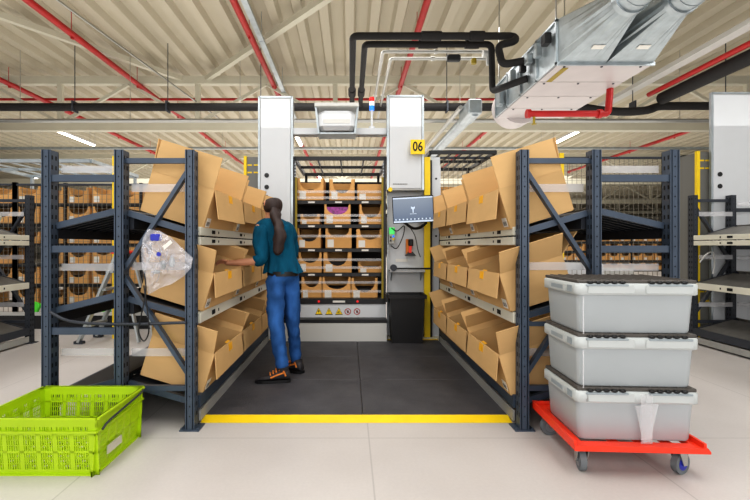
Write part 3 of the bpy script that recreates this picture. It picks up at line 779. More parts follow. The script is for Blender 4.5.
# monitor
t = empty('wall_monitor', (PX(413,5.2),5.2,PZ(209.5,5.2)), R(-6), 'flat monitor with blue-grey screen on an arm beneath the 06 sign', 'monitor')
t.rotation_euler = (R(4), R(-2.5), R(-6))
mb().rbox(-.25,.25,.005,.045,-.165,.165,.006).build('bezel', M['black'], t)
s = mb().box(-.24,.24,-.001,.005,-.155,.15).build('screen', M['screen'], t)
b = mb(); b.add([(-.02,-.003,.03),(.02,-.003,.03),(.0,-.003,-.02)],[(0,1,2)][::1]); b.box(-.024,-.014,-.003,-.0025,.01,.035); b.box(.014,.024,-.003,-.0025,.01,.035); b.box(-.006,.006,-.003,-.0025,-.04,.0)
b.box(-.24,.24,-.0025,-.002,.135,.15); b.box(-.04,.04,-.003,-.0025,-.055,-.05)
for k in range(10): b.box(-.22+k*.046,-.205+k*.046,-.003,-.0025,-.125,-.108)
b.box(-.24,.24,-.0025,-.002,-.155,-.135); b.build('screen_icons', M['icon'], s)
b = mb(); b.bar((0,.045,0),(.03,.42,.02),.05,.05); b.box(-.06,.06,.04,.06,-.06,.06); b.build('arm', M['black'], t)
tag(mb().tube(smooth_path([(PX(405,5.3),5.3,PZ(223,5.3)),(PX(413,5.35),5.35,PZ(228,5.3)),(PX(421,5.35),5.4,PZ(227,5.3)),(PX(428,5.3),5.4,PZ(222,5.3))]),.018,8).build('monitor_cable_bundle', M['black']), 'thick black cable bundle sagging under the monitor', 'cable')
tag(mb().tube(smooth_path([(PX(391,5.55),5.5,PZ(228,5.5)),(PX(397,5.5),5.5,PZ(231,5.5)),(PX(404,5.5),5.5,PZ(226,5.5)),(PX(403,5.5),5.5,PZ(236,5.5)),(PX(397,5.5),5.5,PZ(248,5.5)),(PX(391,5.55),5.55,PZ(246,5.5))]),.007,6).build('loop_cable', M['black']), 'thin black cable looping between the green control box and monitor', 'cable')
tag(mb().tube(smooth_path([(PX(409,5.5),5.5,PZ(226,5.5)),(PX(415,5.5),5.5,PZ(236,5.5)),(PX(418,5.5),5.5,PZ(250,5.5)),(PX(421,5.5),5.55,PZ(257,5.5))]),.006,6).build('scanner_cable', M['black']), 'thin black cable running down right of the scanner', 'cable')
t = empty('control_box', (PX(391.5,5.6),5.56,PZ(244,5.6)), 0, 'small control box with green glow and coloured buttons', 'control box')
mb().rbox(-.04,.045,0,.07,0,.22,.01).build('box_body', M['white2'], t)
mb().rbox(-.035,.035,-.01,0,.13,.215,.006).build('green_button', M['green'], t)
mb().cyl((.02,-.012,.10),(0,1,0),.015,.015,10).build('blue_button', M['bluel'], t); mb().cyl((.02,-.012,.065),(0,1,0),.015,.015,10).build('yellow_button', M['yellow'], t)
b = mb(); b.cyl((-.015,-.006,.09),(0,1,0),.012,.012,10); b.cyl((-.015,-.006,.045),(0,1,0),.012,.012,10); b.build('black_button', M['black'], t)
t = empty('hand_scanner', (PX(411,5.5),5.56,PZ(256,5.5)), 0, 'handheld scanner with red trigger in a holder under the monitor', 'scanner')
mb().rbox(-.055,.0,.0,.05,.02,.22,.006).build('holder', M['orange'], t)
b = mb(); b.rbox(-.03,.035,-.05,.0,.13,.22,.012); b.build('scanner_head', M['black'], t)
mb().bar((.0,-.02,.14),(-.01,-.03,.04),.035,.035).build('scanner_grip', M['redplastic'], t)
b = mb(); b.add([(-.07,-.05,.0),(.07,-.05,.0),(.03,-.03,.055),(-.03,-.03,.055),(-.07,.05,0),(.07,.05,0),(.03,.03,.055),(-.03,.03,.055)],[(0,1,2,3),(5,4,7,6),(3,2,6,7),(1,5,6,2),(4,0,3,7),(0,4,5,1)]); b.build('cradle', M['black'], t)
t = empty('wall_shelf', (PX(409,5.5),5.45,PZ(272,5.5)), 0, 'narrow white wall shelf above the black bin', 'shelf')
mb().rbox(-.25,.2,0,.2,0,.03,.004).build('shelf_board', M['white'], t)
b = mb(); 
for x in (-.22,.17): b.slab((x,.05,0),(x,.2,0),(x,.2,-.12),(x,.18,-.12),.01)
b.build('bracket', M['galv'], t)
t = empty('tape_dispenser_bar', (PX(409,5.45),5.43,PZ(268.5,5.45)), 0, 'thin black bar with a round end lying above the white wall shelf', 'tool')
b = mb(); b.tube([(-.18,0,.0),(.27,0,0)], .012, 8); b.build('bar', M['black'], t)
mb().cyl((-.2,0,.012),(0,1,0),.042,.05,16).build('round_end', M['rackdark'], t); 
t.name = 'scraper_bar'
tag(mb().box(PX(396,5.6),PX(408,5.6),5.636,5.645,PZ(262,5.6),PZ(259,5.6)).build('notice_strip', M['paper']), 'small pale strip notice on the service panel', 'notice')
# bin
t = empty('waste_bin', (PX(406,5.35),5.36,.02), 0, 'tall black waste bin standing under the wall shelf', 'bin')
b = mb()
def frus(b, w0, d0, w1, d1, z0, z1, cy=0):
    b.add([(-w0,cy-d0,z0),(w0,cy-d0,z0),(w0,cy+d0,z0),(-w0,cy+d0,z0),(-w1,cy-d1,z1),(w1,cy-d1,z1),(w1,cy+d1,z1),(-w1,cy+d1,z1)],[(0,3,2,1),(0,1,5,4),(1,2,6,5),(2,3,7,6),(3,0,4,7)])
frus(b,.185,.13,.215,.15,0,.58); frus(b,.18,.125,.205,.14,.01,.585)
b.build('bin_body', M['black'], t)
b = mb(); 
for s_ in ((-.235,.235,-.17,-.15),(-.235,.235,.15,.17),(-.235,-.215,-.15,.15),(.215,.235,-.15,.15)): b.box(s_[0],s_[1],s_[2],s_[3],.555,.60)
b.build('bin_rim', M['black'], t)
mb().box(-.26,-.235,-.06,.06,.50,.60).build('handle', M['black'], t)

# ------------------------------------------------------------------ background shelving behind the fence
def bg_shelving(x0, cols, y, zs, w, side, label):
    W = cols*w
    t = empty('storage_shelving', (x0,y,0), 0, label, 'shelving')
    for z in zs: mb().box(0,W,0,.5,z-.05,z).build('shelf_board', M['black'], t)
    nf = cols//3+1
    for k in range(nf): mb().box(k*w*3-.04,k*w*3+.0,-.02,.03,0,zs[-1]+.32).build('upright', M['black'], t)
    return t
protos = [ucarton(.37,.27,.4,True,.8,.45), ucarton(.34,.25,.4,True,.78,.55), ucarton(.36,.19,.4,True,.85,.5), ucarton(.37,.28,.4,True,.7,.62), ucarton(.36,.26,.4,False)]
used = set()
def place_cartons(x0, cols, y, zs, w, side, rnd):
    for r, z in enumerate(zs):
        for c in range(cols):
            k = rnd.choice([0,0,1,1,2,3,4]); 
            if rnd.random() < .05: continue
            if k not in used: o = protos[k]; used.add(k)
            else: o = copy_tree(protos[k])
            o.location = (x0+(c+.5)*w+rnd.uniform(-.012,.012)-.02, y-.0, z)
            look = ['brown cut-out carton','narrow brown carton','low brown carton','tall brown carton','plain-fronted brown carton'][k]
            tag(o, '%s, %s from left, %s shelf up, %s' % (look, ORD[c], ORD[r], side), 'carton', 'cartons on the '+side)
rnd = random.Random(7)
zs = [.30,.62,.94,1.26,1.58,1.90]
bg_shelving(-6.9, 14, 6.75, zs, .40, '', 'black shelving full of brown cartons behind the left rack, seen through mesh')
place_cartons(-6.9, 14, 6.76, zs, .40, 'shelving behind left rack', rnd)
bg_shelving(1.0, 3, 6.75, zs, .40, '', 'black shelving of brown cartons behind the right rack beside the 06 tower')
place_cartons(1.0, 3, 6.76, zs, .40, 'shelving right of 06 tower', rnd)
# far low rows at right
zs2 = [.52,.80,1.08,1.36]
bg_shelving(3.2, 24, 12.5, zs2, .34, '', 'long low shelving packed with small cartons far behind the right rack')
farp = ucarton(.31,.2,.35,True,.7,.35,detailed=True,name='small_carton')
first = True
for r, z in enumerate(zs2):
    for c in range(24):
        o = farp if first else copy_tree(farp); first = False
        o.location = (3.2+(c+.5)*.34-.02, 12.51, z)
        tag(o, 'small brown carton, %s from left, %s shelf up, far right shelving' % (ORD[c], ORD[r]), 'carton', 'small cartons far behind the right rack')
# mesh fence panels
def fence(x0, x1, y, h, label, m):
    t = empty('mesh_fence', (x0,y,0), 0, label, 'fence', 'mesh fence panels'); W = x1-x0
    b = mb(); n = int(W/.07)
    for i in range(n): x = W*(i+.5)/n; b.box(x-.003,x+.003,-.002,.002,.1,h)
    for i in range(int((h-.1)/.07)): z = .1+i*.07; b.box(0,W,-.0022,.0022,z-.0018,z+.0018)
    b.build('wire_mesh', M[m], t)
    b = mb(); b.box(0,W,-.02,.02,h-.03,h); b.box(0,W,-.02,.02,.08,.11); b.build('mesh_frame', M['rackdark'], t)
    for x in (0, W): mb().box(x-.025,x+.025,-.03,.03,0,h+.02).build('fence_post', M['rackdark'], t)
M['meshw'] = mat('mesh_wire', (128,122,110), .5, .3)
for i, (a, b_) in enumerate(((-7.2,-5.0),(-5.0,-2.9),(-2.9,-1.25))): fence(a, b_, 6.35, 2.15, 'wire mesh fence panel behind the left rack, %s from the left edge' % ORD[i], 'meshw')
for i, (a, b_) in enumerate(((1.15,3.0),(3.0,4.98),(4.98,6.6))): fence(a, b_, 6.35, 2.55, 'tall wire mesh fence panel behind the right rack, %s from the 06 tower' % ORD[i], 'meshw')
def ystrip(x, y, zt, label):
    t = empty('yellow_guard_post', (x,y,0), 0, label, 'post')
    mb().box(-.03,.03,0,.04,0,zt).build('yellow_strip', M['yellow'], t); mb().box(-.03,.03,.041,.08,0,zt-.01).build('dark_back_strip', M['black'], t)
ystrip(PX(114.5,5.6),5.6,PZ(156,5.6),'yellow guard post seen through the left rack')
ystrip(PX(562,6.2),6.2,PZ(153,6.2),'yellow guard post behind the large carton on the right rack')
# low white machine base seen under the right rack
t = empty('white_low_cabinet', (4.6,8.2,0), 0, 'low white machine base far behind the right rack', 'cabinet')
mb().rbox(-.6,.3,0,.5,0,.87,.01).build('cabinet_body', M['white'], t); mb().rbox(.3,.9,.02,.5,0,.78,.01).build('side_body', M['white2'], t)
# neighbouring machine bases
for x, l in ((-3.9,'left'),):
    t = empty('white_low_cabinet', (x,5.75,0), 0, 'low dark plinth with pale top trim beneath the cartons behind the left rack', 'plinth')
    mb().box(-3.2,2.4,.5,.6,.0,.22).build('plinth_body', M['black'], t); mb().box(-3.2,2.4,.48,.5,.2,.25).build('top_trim', M['white2'], t); t.name = 'shelving_plinth'
for (x, y, z, l) in ((-4.60,6.33,.25,'at the left edge rack'),(-3.54,6.33,.22,'between the two left racks, low by the floor')):
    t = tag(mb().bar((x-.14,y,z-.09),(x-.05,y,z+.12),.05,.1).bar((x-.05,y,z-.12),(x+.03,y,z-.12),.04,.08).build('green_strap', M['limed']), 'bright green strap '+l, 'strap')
# step ladder
def ladder():
    t = empty('step_ladder', (-3.05,5.3,0), 0, 'silver aluminium step ladder standing behind the left rack', 'ladder')
    H = 1.12
    for dy in (0,.4):
        mb().bar((-.33,dy,.02),(.12,dy+ (.05 if dy == 0 else -.05),H),.03,.075,(0,1,0)).build('front_rail', M['alu'], t)
        mb().bar((.42,dy,.02),(.16,dy+(.05 if dy == 0 else -.05),H),.025,.05,(0,1,0)).build('rear_rail', M['alu'], t)
        b = mb(); b.box(-.38,-.27,dy-.03,dy+.03,0,.035); b.build('rubber_foot', M['rackdark'], t)
    for k in range(4):
        f = (k+1)/5; mb().box(-.33+.45*f-.04,-.33+.45*f+.05,.02,.38,H*f-.015,H*f+.015).build('tread', M['alu'], t)
    mb().rbox(.05,.25,.02,.38,H-.0,H+.04,.01).build('top_step', M['redplastic'], t)
ladder()

# ------------------------------------------------------------------ hanging bag, hose, cables on left rack
def bag():
    Y = 2.76
    t = empty('plastic_bag', (PX(166,Y),Y,PZ(290,Y)), 0, 'clear crumpled plastic bag hanging on the end of the left rack', 'bag')
    ox, oz = PX(166,Y), PZ(290,Y)
    outline = [(148,229),(160,231),(172,238),(184,250),(193,258),(191,268),(184,276),(172,284),(160,288),(148,295),(146,284),(142,268),(141,250),(143,238)]
    P = [(PX(x,Y)-ox, PZ(y,Y)-oz) for x, y in outline]
    cx = sum(p[0] for p in P)/len(P); cz = sum(p[1] for p in P)/len(P); n = len(P); rnd = random.Random(5)
    for side in (-1, 1):
        vs = [(cx, side*.05, cz)]; fs = []; rings = 6
        for k in range(1, rings+1):
            f = k/rings
            for i in range(n*3):
                a, c = P[(i//3)%n], P[(i//3+1)%n]; u = (i%3)/3; px, pz = a[0]*(1-u)+c[0]*u, a[1]*(1-u)+c[1]*u
                j = .012 if k < rings else 0
                vs.append((cx+(px-cx)*f+rnd.uniform(-j,j), side*.05*(1-f**2)+rnd.uniform(-j,j)*1.3, cz+(pz-cz)*f+rnd.uniform(-j,j)))
        N = n*3
        for i in range(N): fs.append((0,1+i,1+(i+1)%N))
        for k in range(rings-1):
            for i in range(N): fs.append((1+k*N+i,1+(k+1)*N+i,1+(k+1)*N+(i+1)%N,1+k*N+(i+1)%N))
        mb().add(vs, fs, False).build('bag_film', M['bag'], t)
    crumple_part = mb(); 
    for q in ((156,272,.05,.02),(163,265,.035,.05),(172,262,.03,.06)): crumple_part.sphere((PX(q[0],Y)-ox,0,PZ(q[1],Y)-oz),.6,(q[2],.03,q[3]),8)
    crumple_part.build('packed_item', M['tote'], t)
    b = mb(); b.rbox(PX(152,Y)-ox,PX(161,Y)-ox,-.03,.02,PZ(241,Y)-oz,PZ(234,Y)-oz,.006); b.build('blue_cap', M['bluecap'], t)
    b = mb(); b.cyl((PX(163,Y)-ox,-.062,PZ(254,Y)-oz),(0,1,0),.014,.004,12); b.build('blue_sticker', M['bluecap'], t)
    b = mb(); b.slab((PX(167,Y)-ox,-.06,PZ(246,Y)-oz),(PX(174,Y)-ox,-.055,PZ(240,Y)-oz),(PX(176,Y)-ox,-.055,PZ(243,Y)-oz),(PX(168,Y)-ox,-.06,PZ(250,Y)-oz),.002); b.build('paper_tag', M['paper'], t)
bag()
Y = 2.77
tag(mb().tube(smooth_path([(PX(50,Y),Y,PZ(312,Y)),(PX(68,Y),Y-.01,PZ(320,Y)),(PX(95,Y),Y-.02,PZ(323,Y)),(PX(140,Y),Y-.02,PZ(323.5,Y)),(PX(186,Y),Y,PZ(322.5,Y))]),.010,8).build('black_hose', M['rackdark']), 'dark hose strung across the end of the left rack', 'hose')
tag(mb().tube(smooth_path([(PX(146,Y),Y-.02,PZ(272,Y)),(PX(148,Y),Y-.03,PZ(292,Y)),(PX(144,Y),Y-.03,PZ(312,Y)),(PX(141,Y),Y-.03,PZ(330,Y)),(PX(146,Y),Y-.03,PZ(340,Y)),(PX(151,Y),Y-.03,PZ(330,Y)),(PX(149,Y),Y-.03,PZ(305,Y)),(PX(146,Y),Y-.03,PZ(285,Y))]),.0045,8).build('hanging_cable', M['black']), 'black cable hanging in a loop below the plastic bag', 'cable')
# white rope-like cable near right neighbour
tag(mb().tube(smooth_path([(4.28,5.2,1.02),(4.32,5.15,1.12),(4.4,5.15,1.14),(4.46,5.2,1.0),(4.44,5.2,.88)]),.008,6).build('pale_cable', M['white2']), 'pale cable loop hanging at the empty rack on the right', 'cable')

# ------------------------------------------------------------------ green crate
def crate():
    X0, X1, Y0, Y1, H = -1.97, -1.335, 2.24, 2.74, .315
    t = empty('green_crate', ((X0+X1)/2,(Y0+Y1)/2,0), 0, 'lime green ventilated plastic crate on the floor at lower left', 'crate')
    w = (X1-X0)/2; d = (Y1-Y0)/2; tp = .025
    def wall(name, p, u, L, inn, rows=(.06,.16,.2,.28)):
        # wall built as a lattice: u = unit dir along wall, inn = inward normal; taper inward at the bottom
        p = Vector(p); u = Vector(u); inn = Vector(inn); b = mb()
        def Q(s, z, o=0): return p + u*s + inn*((1-z/H)*tp + o) + Vector((0,0,z))
        def blk(s0, s1, z0, z1, o=0, th=.006):
            vs = [Q(s0,z0,o),Q(s1,z0,o),Q(s1,z1,o),Q(s0,z1,o),Q(s0,z0,o+th),Q(s1,z0,o+th),Q(s1,z1,o+th),Q(s0,z1,o+th)]
            b.add(vs, [(0,1,2,3),(7,6,5,4),(0,4,5,1),(1,5,6,2),(2,6,7,3),(3,7,4,0)])
        blk(0,L,0,.03); blk(0,.05,0,H); blk(L-.05,L,0,H)
        blk(0,L,.12,.132); blk(0,L,.218,.228)
        nb = max(2, int(L/.1)); step = (L-.1)/nb
        for k in range(1, nb): blk(.05+k*step-.012,.05+k*step+.012,.03,H-.048)
        n = int((L-.1)/.0125)
        for k in range(n):
            s = .05+(k+.5)*(L-.1)/n; blk(s-.0026,s+.0026,.03,H-.048,.001,.004)
        for z in (.06,.09,.16,.19): blk(.05,L-.05,z,z+.004,.001,.004)
        for k in range(nb*2):                               # slots of the upper band
            s = .05+(k+.5)*(L-.1)/(nb*2); blk(s-.004,s+.004,.228,.27)
        blk(0,L,H-.012,H,-.014,.02); blk(0,L,H-.05,H,-.002,.006); blk(0,L,.232,.244,-.012,.014)
        return b.build(name, M['lime'], t)
    wall('side_wall', (-w,-d,0), (1,0,0), 2*w, (0,1,0)); wall('side_wall', (w,d,0), (-1,0,0), 2*w, (0,-1,0))
    wall('end_wall', (w,-d,0), (0,1,0), 2*d, (-1,0,0)); wall('end_wall', (-w,d,0), (0,-1,0), 2*d, (1,0,0))
    b = mb(); q = tp
    for k in range(11): x = -w+q+(2*w-2*q)*k/10; b.box(x-.012,x+.012,-d+q,d-q,.0,.008)
    for k in range(9): y = -d+q+(2*d-2*q)*k/8; b.box(-w+q,w-q,y-.012,y+.012,.0,.008)
    b.build('base_grid', M['lime'], t)
    for sx in (1,-1):
        mb().tube(smooth_path([(sx*(w+.012),-d+.03,H-.075),(sx*(w+.02),-d+.07,H-.05),(sx*(w+.02),-.02,H-.035),(sx*(w+.02),d-.07,H-.02),(sx*(w+.012),d-.03,H-.01)]), .006, 8).build('carry_bail', M['rackdark'], t)
    mb().box(w-.004,w+.004,-.15,-.01,.075,.12).build('paper_label', M['cream'], t)
crate()

# ------------------------------------------------------------------ totes and trolley
yaw = R(-3)
TC = Vector((1.217,2.285,0))
def trolley():
    t = empty('red_trolley', TC, yaw, 'orange-red wheeled dolly carrying the stack of grey totes', 'trolley')
    W, D, z = .628, .50, .17
    b = mb(); e = .012
    for (x0,x1,y0,y1) in ((-.02,W,-.035,.02),(-.02,W,D-.02,D+.035),(-.02,.035,.02,D-.02),(W-.035,W,.02,D-.02)): b.rbox(x0,x1,y0,y1,z-.03,z-.004,.004)
    for k in range(3): b.box(.2+k*.14,.24+k*.14,.02,D-.02,z-.028,z-.012)
    f = b.build('deck_frame', M['redplastic'], t)
    l = mb(); l.box(-.03,-.018,-.04,D+.04,z-.028,z+.02); l.box(W,W+.015,-.04,D+.04,z-.028,z+.02); l.box(-.03,W+.015,-.05,-.038,z-.03,z-.0); l.box(-.03,W+.015,D+.036,D+.048,z-.028,z+.02)
    l.add([(W+.015,-.05,z-.03),(W+.03,-.05,z-.03),(W+.03,-.05,z-.02),(W+.015,.1,z+.02),(W+.015,-.05,z)],[(0,1,2,4),(4,2,3)])
    l.build('edge_lip', M['redplastic'], t)
    for (x, y, rz) in ((.04,.02,R(80)),(W-.09,.02,R(25)),(.03,D-.03,R(10)),(W-.09,D-.03,R(60))):
        c = bpy.data.objects.new('caster', None); COL.objects.link(c); c.parent = t; c.location = (x,y,0); c.rotation_euler = (0,0,rz)
        w = mb(); w.cyl((.02,0,.056),(0,1,0),.056,.032,28); wo = w.build('wheel', M['rubber'], c)
        h = mb(); h.cyl((.02,0,.056),(0,1,0),.034,.036,20); h.cyl((.02,0,.056),(0,1,0),.012,.05,10); h.build('wheel_hub', M['bluecap'] if x > .5 and y < .2 else M['boltm'], c)
        k = mb()
        for s_ in (-1,1): k.add([(-.03,s_*.024,.135),(.045,s_*.024,.135),(.035,s_*.024,.05),(.008,s_*.024,.05),(-.03,s_*.028,.135),(.045,s_*.028,.135),(.035,s_*.028,.05),(.008,s_*.028,.05)],[(0,1,2,3),(7,6,5,4),(0,4,5,1),(1,5,6,2),(2,6,7,3),(3,7,4,0)])
        k.box(-.035,.05,-.035,.035,.13,.14); k.build('fork', M['chrome'], c)
trolley()
def tote(z, label, top=False, extra=False):
    t = empty('grey_tote', TC+Vector((0,0,z)), yaw, label, 'tote', 'stacked grey totes on the red trolley')
    W, D, H = .645, .455, .291; o = .022
    n = 8
    def rr(x0,x1,y0,y1,c,z):
        pts = []
        for cx, cy, a0 in ((x1-c,y0+c,-90),(x1-c,y1-c,0),(x0+c,y1-c,90),(x0+c,y0+c,180)):
            for k in range(n+1): a = R(a0+90*k/n); pts.append((cx+math.cos(a)*c, cy+math.sin(a)*c, z))
        return pts
    def loft(b, rings, capb=True, capt=False):
        m_ = len(rings[0]); vs = [p for r_ in rings for p in r_]; fs = []
        for i in range(len(rings)-1):
            for k in range(m_): fs.append((i*m_+k, i*m_+(k+1)%m_, (i+1)*m_+(k+1)%m_, (i+1)*m_+k))
        b.add(vs, fs, True)
        if capb: b.add(rings[0], [tuple(reversed(range(m_)))])
        if capt: b.add(rings[-1], [tuple(range(m_))])
    b = mb(); loft(b, [rr(o+.012,W-o-.012,o+.012,D-o-.012,.03,0), rr(o+.006,W-o-.006,o+.006,D-o-.006,.034,.012), rr(o-.006,W-o+.006,o-.006,D-o+.006,.036,H-.07)])
    b.build('tote_body', M['tote'], t)
    b = mb(); loft(b, [rr(.006,W-.006,.006,D-.006,.036,H-.085), rr(0,W,0,D,.036,H-.08), rr(0,W,0,D,.036,H-.028), rr(.008,W-.008,.008,D-.008,.034,H-.022)], True, True)
    for x0, x1 in ((.06,.30),(.36,.60)): b.rbox(x0,x1,-.006,.0,H-.075,H-.03,.002)
    rim = b.build('tote_rim', M['toterim'], t)
    b = mb()                                            # side handle recess
    b.m = 0; b.box(-.003,.001,.13,.34,H-.076,H-.036); b.m = 1; b.box(-.005,-.003,.16,.31,H-.066,H-.044)
    b.box(-.005,-.002,.05,.1,H-.07,H-.036)
    b.build('side_handle', [M['toterim'], M['lidgrey']], t)
    b = mb()  # lid halves
    b.rbox(.012,W-.012,.012,D/2-.003,H-.022,H-.004,.004); b.rbox(.012,W-.012,D/2+.003,D-.012,H-.022,H-.004,.004)
    for k in range(12): x = .04+k*.05; b.box(x,x+.012,.02,D-.02,H-.004,H-.0005)
    lid = b.build('lid', M['totelid'], t)
    b = mb()
    for x0 in (.075,.395):
        for k in range(5): mb().sphere((x0+k*.042,.002,H-.016), .5, (.036,.022,.018), 6).build('lid_finger', M['black'], lid)
    b = mb()
    for x0, x1 in ((.05,.27),(.375,.60)): b.rbox(x0,x1,-.009,.012,H-.036,H-.026,.002)
    b.build('hinge_strip', M['lidgrey'], lid)
    if extra:
        b = mb(); b.box(.33,.39,-.010,-.008,0.0,H-.03); b.slab((.30,-.012,.2),(.42,-.012,.215),(.38,-.011,.03),(.34,-.011,.0),.001); b.build('clear_tape', M['tapeclear'], t)
        b = mb(); 
        for k in range(6): b.slab((.05+k*.012,-.003,.225),(.06+k*.012,-.003,.24),(.066+k*.012,-.003,.236),(.056+k*.012,-.003,.22),.001)
        b.box(.05,.125,-.003,-.002,.216,.221); b.build('dark_print', M['textg'], rim)
    else:
        b = mb(); b.box(.03,.036,-.009,-.008,.0,.2); b.build('tape_edge', M['plastic'], t)
tote(.170,'lowest grey plastic tote, standing on the red trolley, tape on its front', extra=True)
tote(.460,'middle grey plastic tote of the stack on the red trolley')
tote(.750,'topmost grey plastic tote of the stack on the red trolley, brown lid showing')

# ------------------------------------------------------------------ worker
def skin_obj(name, pts, edges, rad, m, parent, root=0, sub=2, disp=0):
    me = bpy.data.meshes.new(name); me.from_pydata([tuple(p) for p in pts], edges, []); me.materials.append(m)
    o = bpy.data.objects.new(name, me); COL.objects.link(o); o.parent = parent
    sk = o.modifiers.new('skin','SKIN'); sk.use_smooth_shade = True
    lay = me.skin_vertices[0].data if me.skin_vertices else None
    if lay is None:
        bm = bmesh.new(); bm.from_mesh(me); bm.verts.layers.skin.verify(); bm.to_mesh(me); bm.free(); lay = me.skin_vertices[0].data
    for i, r in enumerate(rad): lay[i].radius = r if isinstance(r, tuple) else (r, r)
    for i in range(len(pts)): lay[i].use_root = (i == root)
    ss = o.modifiers.new('sub','SUBSURF'); ss.levels = sub; ss.render_levels = sub
    if disp:
        tx = bpy.data.textures.new(name+'_folds','CLOUDS'); tx.noise_scale = .07
        dm = o.modifiers.new('folds','DISPLACE'); dm.texture = tx; dm.strength = disp; dm.mid_level = .5; dm.texture_coords = 'LOCAL'
    return o
def person():
    bx, by = -.62, 3.86
    t = empty('person', (bx,by,.022), 0, 'worker in teal top and blue jeans reaching left into a carton', 'person')
    def W(px, py, Y): return Vector((PX(px,Y)-bx, Y-by, PZ(py,Y)-.022))
    pel = W(282,270,3.88); waist = W(281,256,3.87); chest = W(276,238,3.84); upch = W(274,227,3.84); neck = W(272,219,3.84); head = W(272,206.5,3.82)
    ls = W(260,228,3.78); le = W(262,261,3.72); lw = W(232,263,3.70); lh = W(225,262.5,3.70)
    rs = W(289,229,3.90); re = W(293,256,4.02); rw = W(276,256,4.22)
    lhip = W(275,278,3.82); lk = W(276,326,3.78); la = W(283,370,3.78)
    rhip = W(290,277,3.93); rk = W(293,322,3.96); ra = W(296,360,4.04)
    # continuous body
    pts = [pel,waist,chest,upch,neck,head, ls,le,lw,lh, rs,re,rw, lhip,lk,la, rhip,rk,ra, W(273,198,3.83)]
    ed = [(0,1),(1,2),(2,3),(3,4),(4,5),(5,19),(3,6),(6,7),(7,8),(8,9),(3,10),(10,11),(11,12),(0,13),(13,14),(14,15),(0,16),(16,17),(17,18)]
    rad = [.10,.095,.105,.09,.05,.078,.052,.042,.026,(.034,.020),.052,.042,.028,.075,.052,.038,.075,.052,.038,.062]
    body = skin_obj('body', pts, ed, rad, M['skin'], t)
    # fingers of the reaching hand
    base = lh; d = (lh-lw).normalized()
    for k, (dz, dy, ln) in enumerate(((.018,-.018,.07),(.008,-.008,.082),(-.004,.003,.078),(-.016,.012,.062))):
        a = base + Vector((0,dy,dz)) ; p1 = a + d*ln*.45; p2 = a + d*ln*.75 + Vector((0,0,-.010)); p3 = a + d*ln + Vector((.0,0,-.028))
        skin_obj('finger', [a-d*.02,p1,p2,p3], [(0,1),(1,2),(2,3)], [.010,.009,.008,.007], M['skin'], t, sub=1)
    a = base - d*.03 + Vector((0,-.03,.01)); skin_obj('thumb', [a-Vector((0,-.02,0)), a+d*.03+Vector((0,-.012,.012)), a+d*.055+Vector((0,-.010,.010))], [(0,1),(1,2)], [.012,.010,.008], M['skin'], t, sub=1)
    # right hand, mostly hidden by the torso
    hb = rw; d2 = (rw-re).normalized()
    skin_obj('palm', [hb-d2*.02, hb+d2*.05], [(0,1)], [.028,(.034,.02)], M['skin'], t, sub=1)
    for k in range(4):
        a = hb+d2*.05+Vector((0,0,.02-.013*k)); skin_obj('finger', [a,a+d2*.04,a+d2*.065+Vector((0,0,-.012))], [(0,1),(1,2)], [.010,.009,.008], M['skin'], t, sub=1)
    a = hb+Vector((0,0,.03)); skin_obj('thumb', [a,a+d2*.03+Vector((0,0,.02)),a+d2*.055+Vector((0,0,.025))], [(0,1),(1,2)], [.012,.01,.008], M['skin'], t, sub=1)
    # face (turned away to the left): nose, ears
    f = mb(); fd = Vector((-.75,.62,-.15)).normalized(); hc = head + Vector((0,0,.02))
    f.sphere(hc+fd*.088,.017,(1,1,1.5),8)
    fo = f.build('nose', M['skin'], body)
    e = mb(); side = Vector((-.62,-.75,0)).normalized()
    e.sphere(hc+side*.075,.024,(.6,.6,1.2),8); e.sphere(hc-side*.075,.024,(.6,.6,1.2),8); e.build('ear', M['skin'], body)
    e = mb(); 
    for s_ in (-1,1): e.sphere(hc+fd*.076+side*.03*s_+Vector((0,0,.022)),.011,(1,1,.7),6)
    e.build('eye', M['textd'], body)
    e = mb(); e.sphere(hc+fd*.078+Vector((0,0,-.045)),.02,(1,1,.3),6); e.build('mouth', M['redplastic'], body)
    # top: torso with flared hem, short wide sleeves to the elbow
    hem = W(283,273,3.87)
    pts = [W(280,262,3.87), waist+Vector((0,0,.01)), chest, upch, neck+Vector((0,0,-.02)), ls, le+Vector((-.0,0,.01)), le+(lw-le)*.30, rs, re, re+(rw-re)*.3, hem]
    ed = [(1,0),(1,2),(2,3),(3,4),(3,5),(5,6),(6,7),(3,8),(8,9),(9,10),(0,11)]
    b = mb(); n = 40; rings = []
    for (c_, rx, ry, ruf) in ((W(283,272.5,3.87),.178,.135,.026),(W(282.5,266,3.87),.163,.125,.016),(W(281.5,260,3.87),.145,.112,.005),(W(280.5,254,3.87),.14,.11,.004),(W(278,244,3.855),.158,.118,.004),(W(275.5,235,3.845),.17,.118,.003),(W(274,227.5,3.84),.182,.122,0),(W(273.5,223,3.84),.155,.112,0),(W(273,220.5,3.84),.115,.10,0),(W(272.5,218.5,3.84),.078,.078,0)):
        rings.append([(c_.x+math.cos(q)*(rx+ruf*math.sin(q*9+.6))*.94+math.sin(q)*ry*.18, c_.y+math.sin(q)*(ry+ruf*math.sin(q*9+1)), c_.z+ruf*.4*math.sin(q*5)) for q in [2*math.pi*k/n for k in range(n)]])
    vs = [p for r_ in rings for p in r_]; b.add(vs, [(i*n+k, i*n+(k+1)%n, (i+1)*n+(k+1)%n, (i+1)*n+k) for i in range(len(rings)-1) for k in range(n)], True)
    tt = b.build('teal_top', M['shirt'], t)
    tx = bpy.data.textures.new('cloth_folds','CLOUDS'); tx.noise_scale = .06; dm = tt.modifiers.new('folds','DISPLACE'); dm.texture = tx; dm.strength = .022
    ss_ = tt.modifiers.new('sub','SUBSURF'); ss_.levels = 1; ss_.render_levels = 1
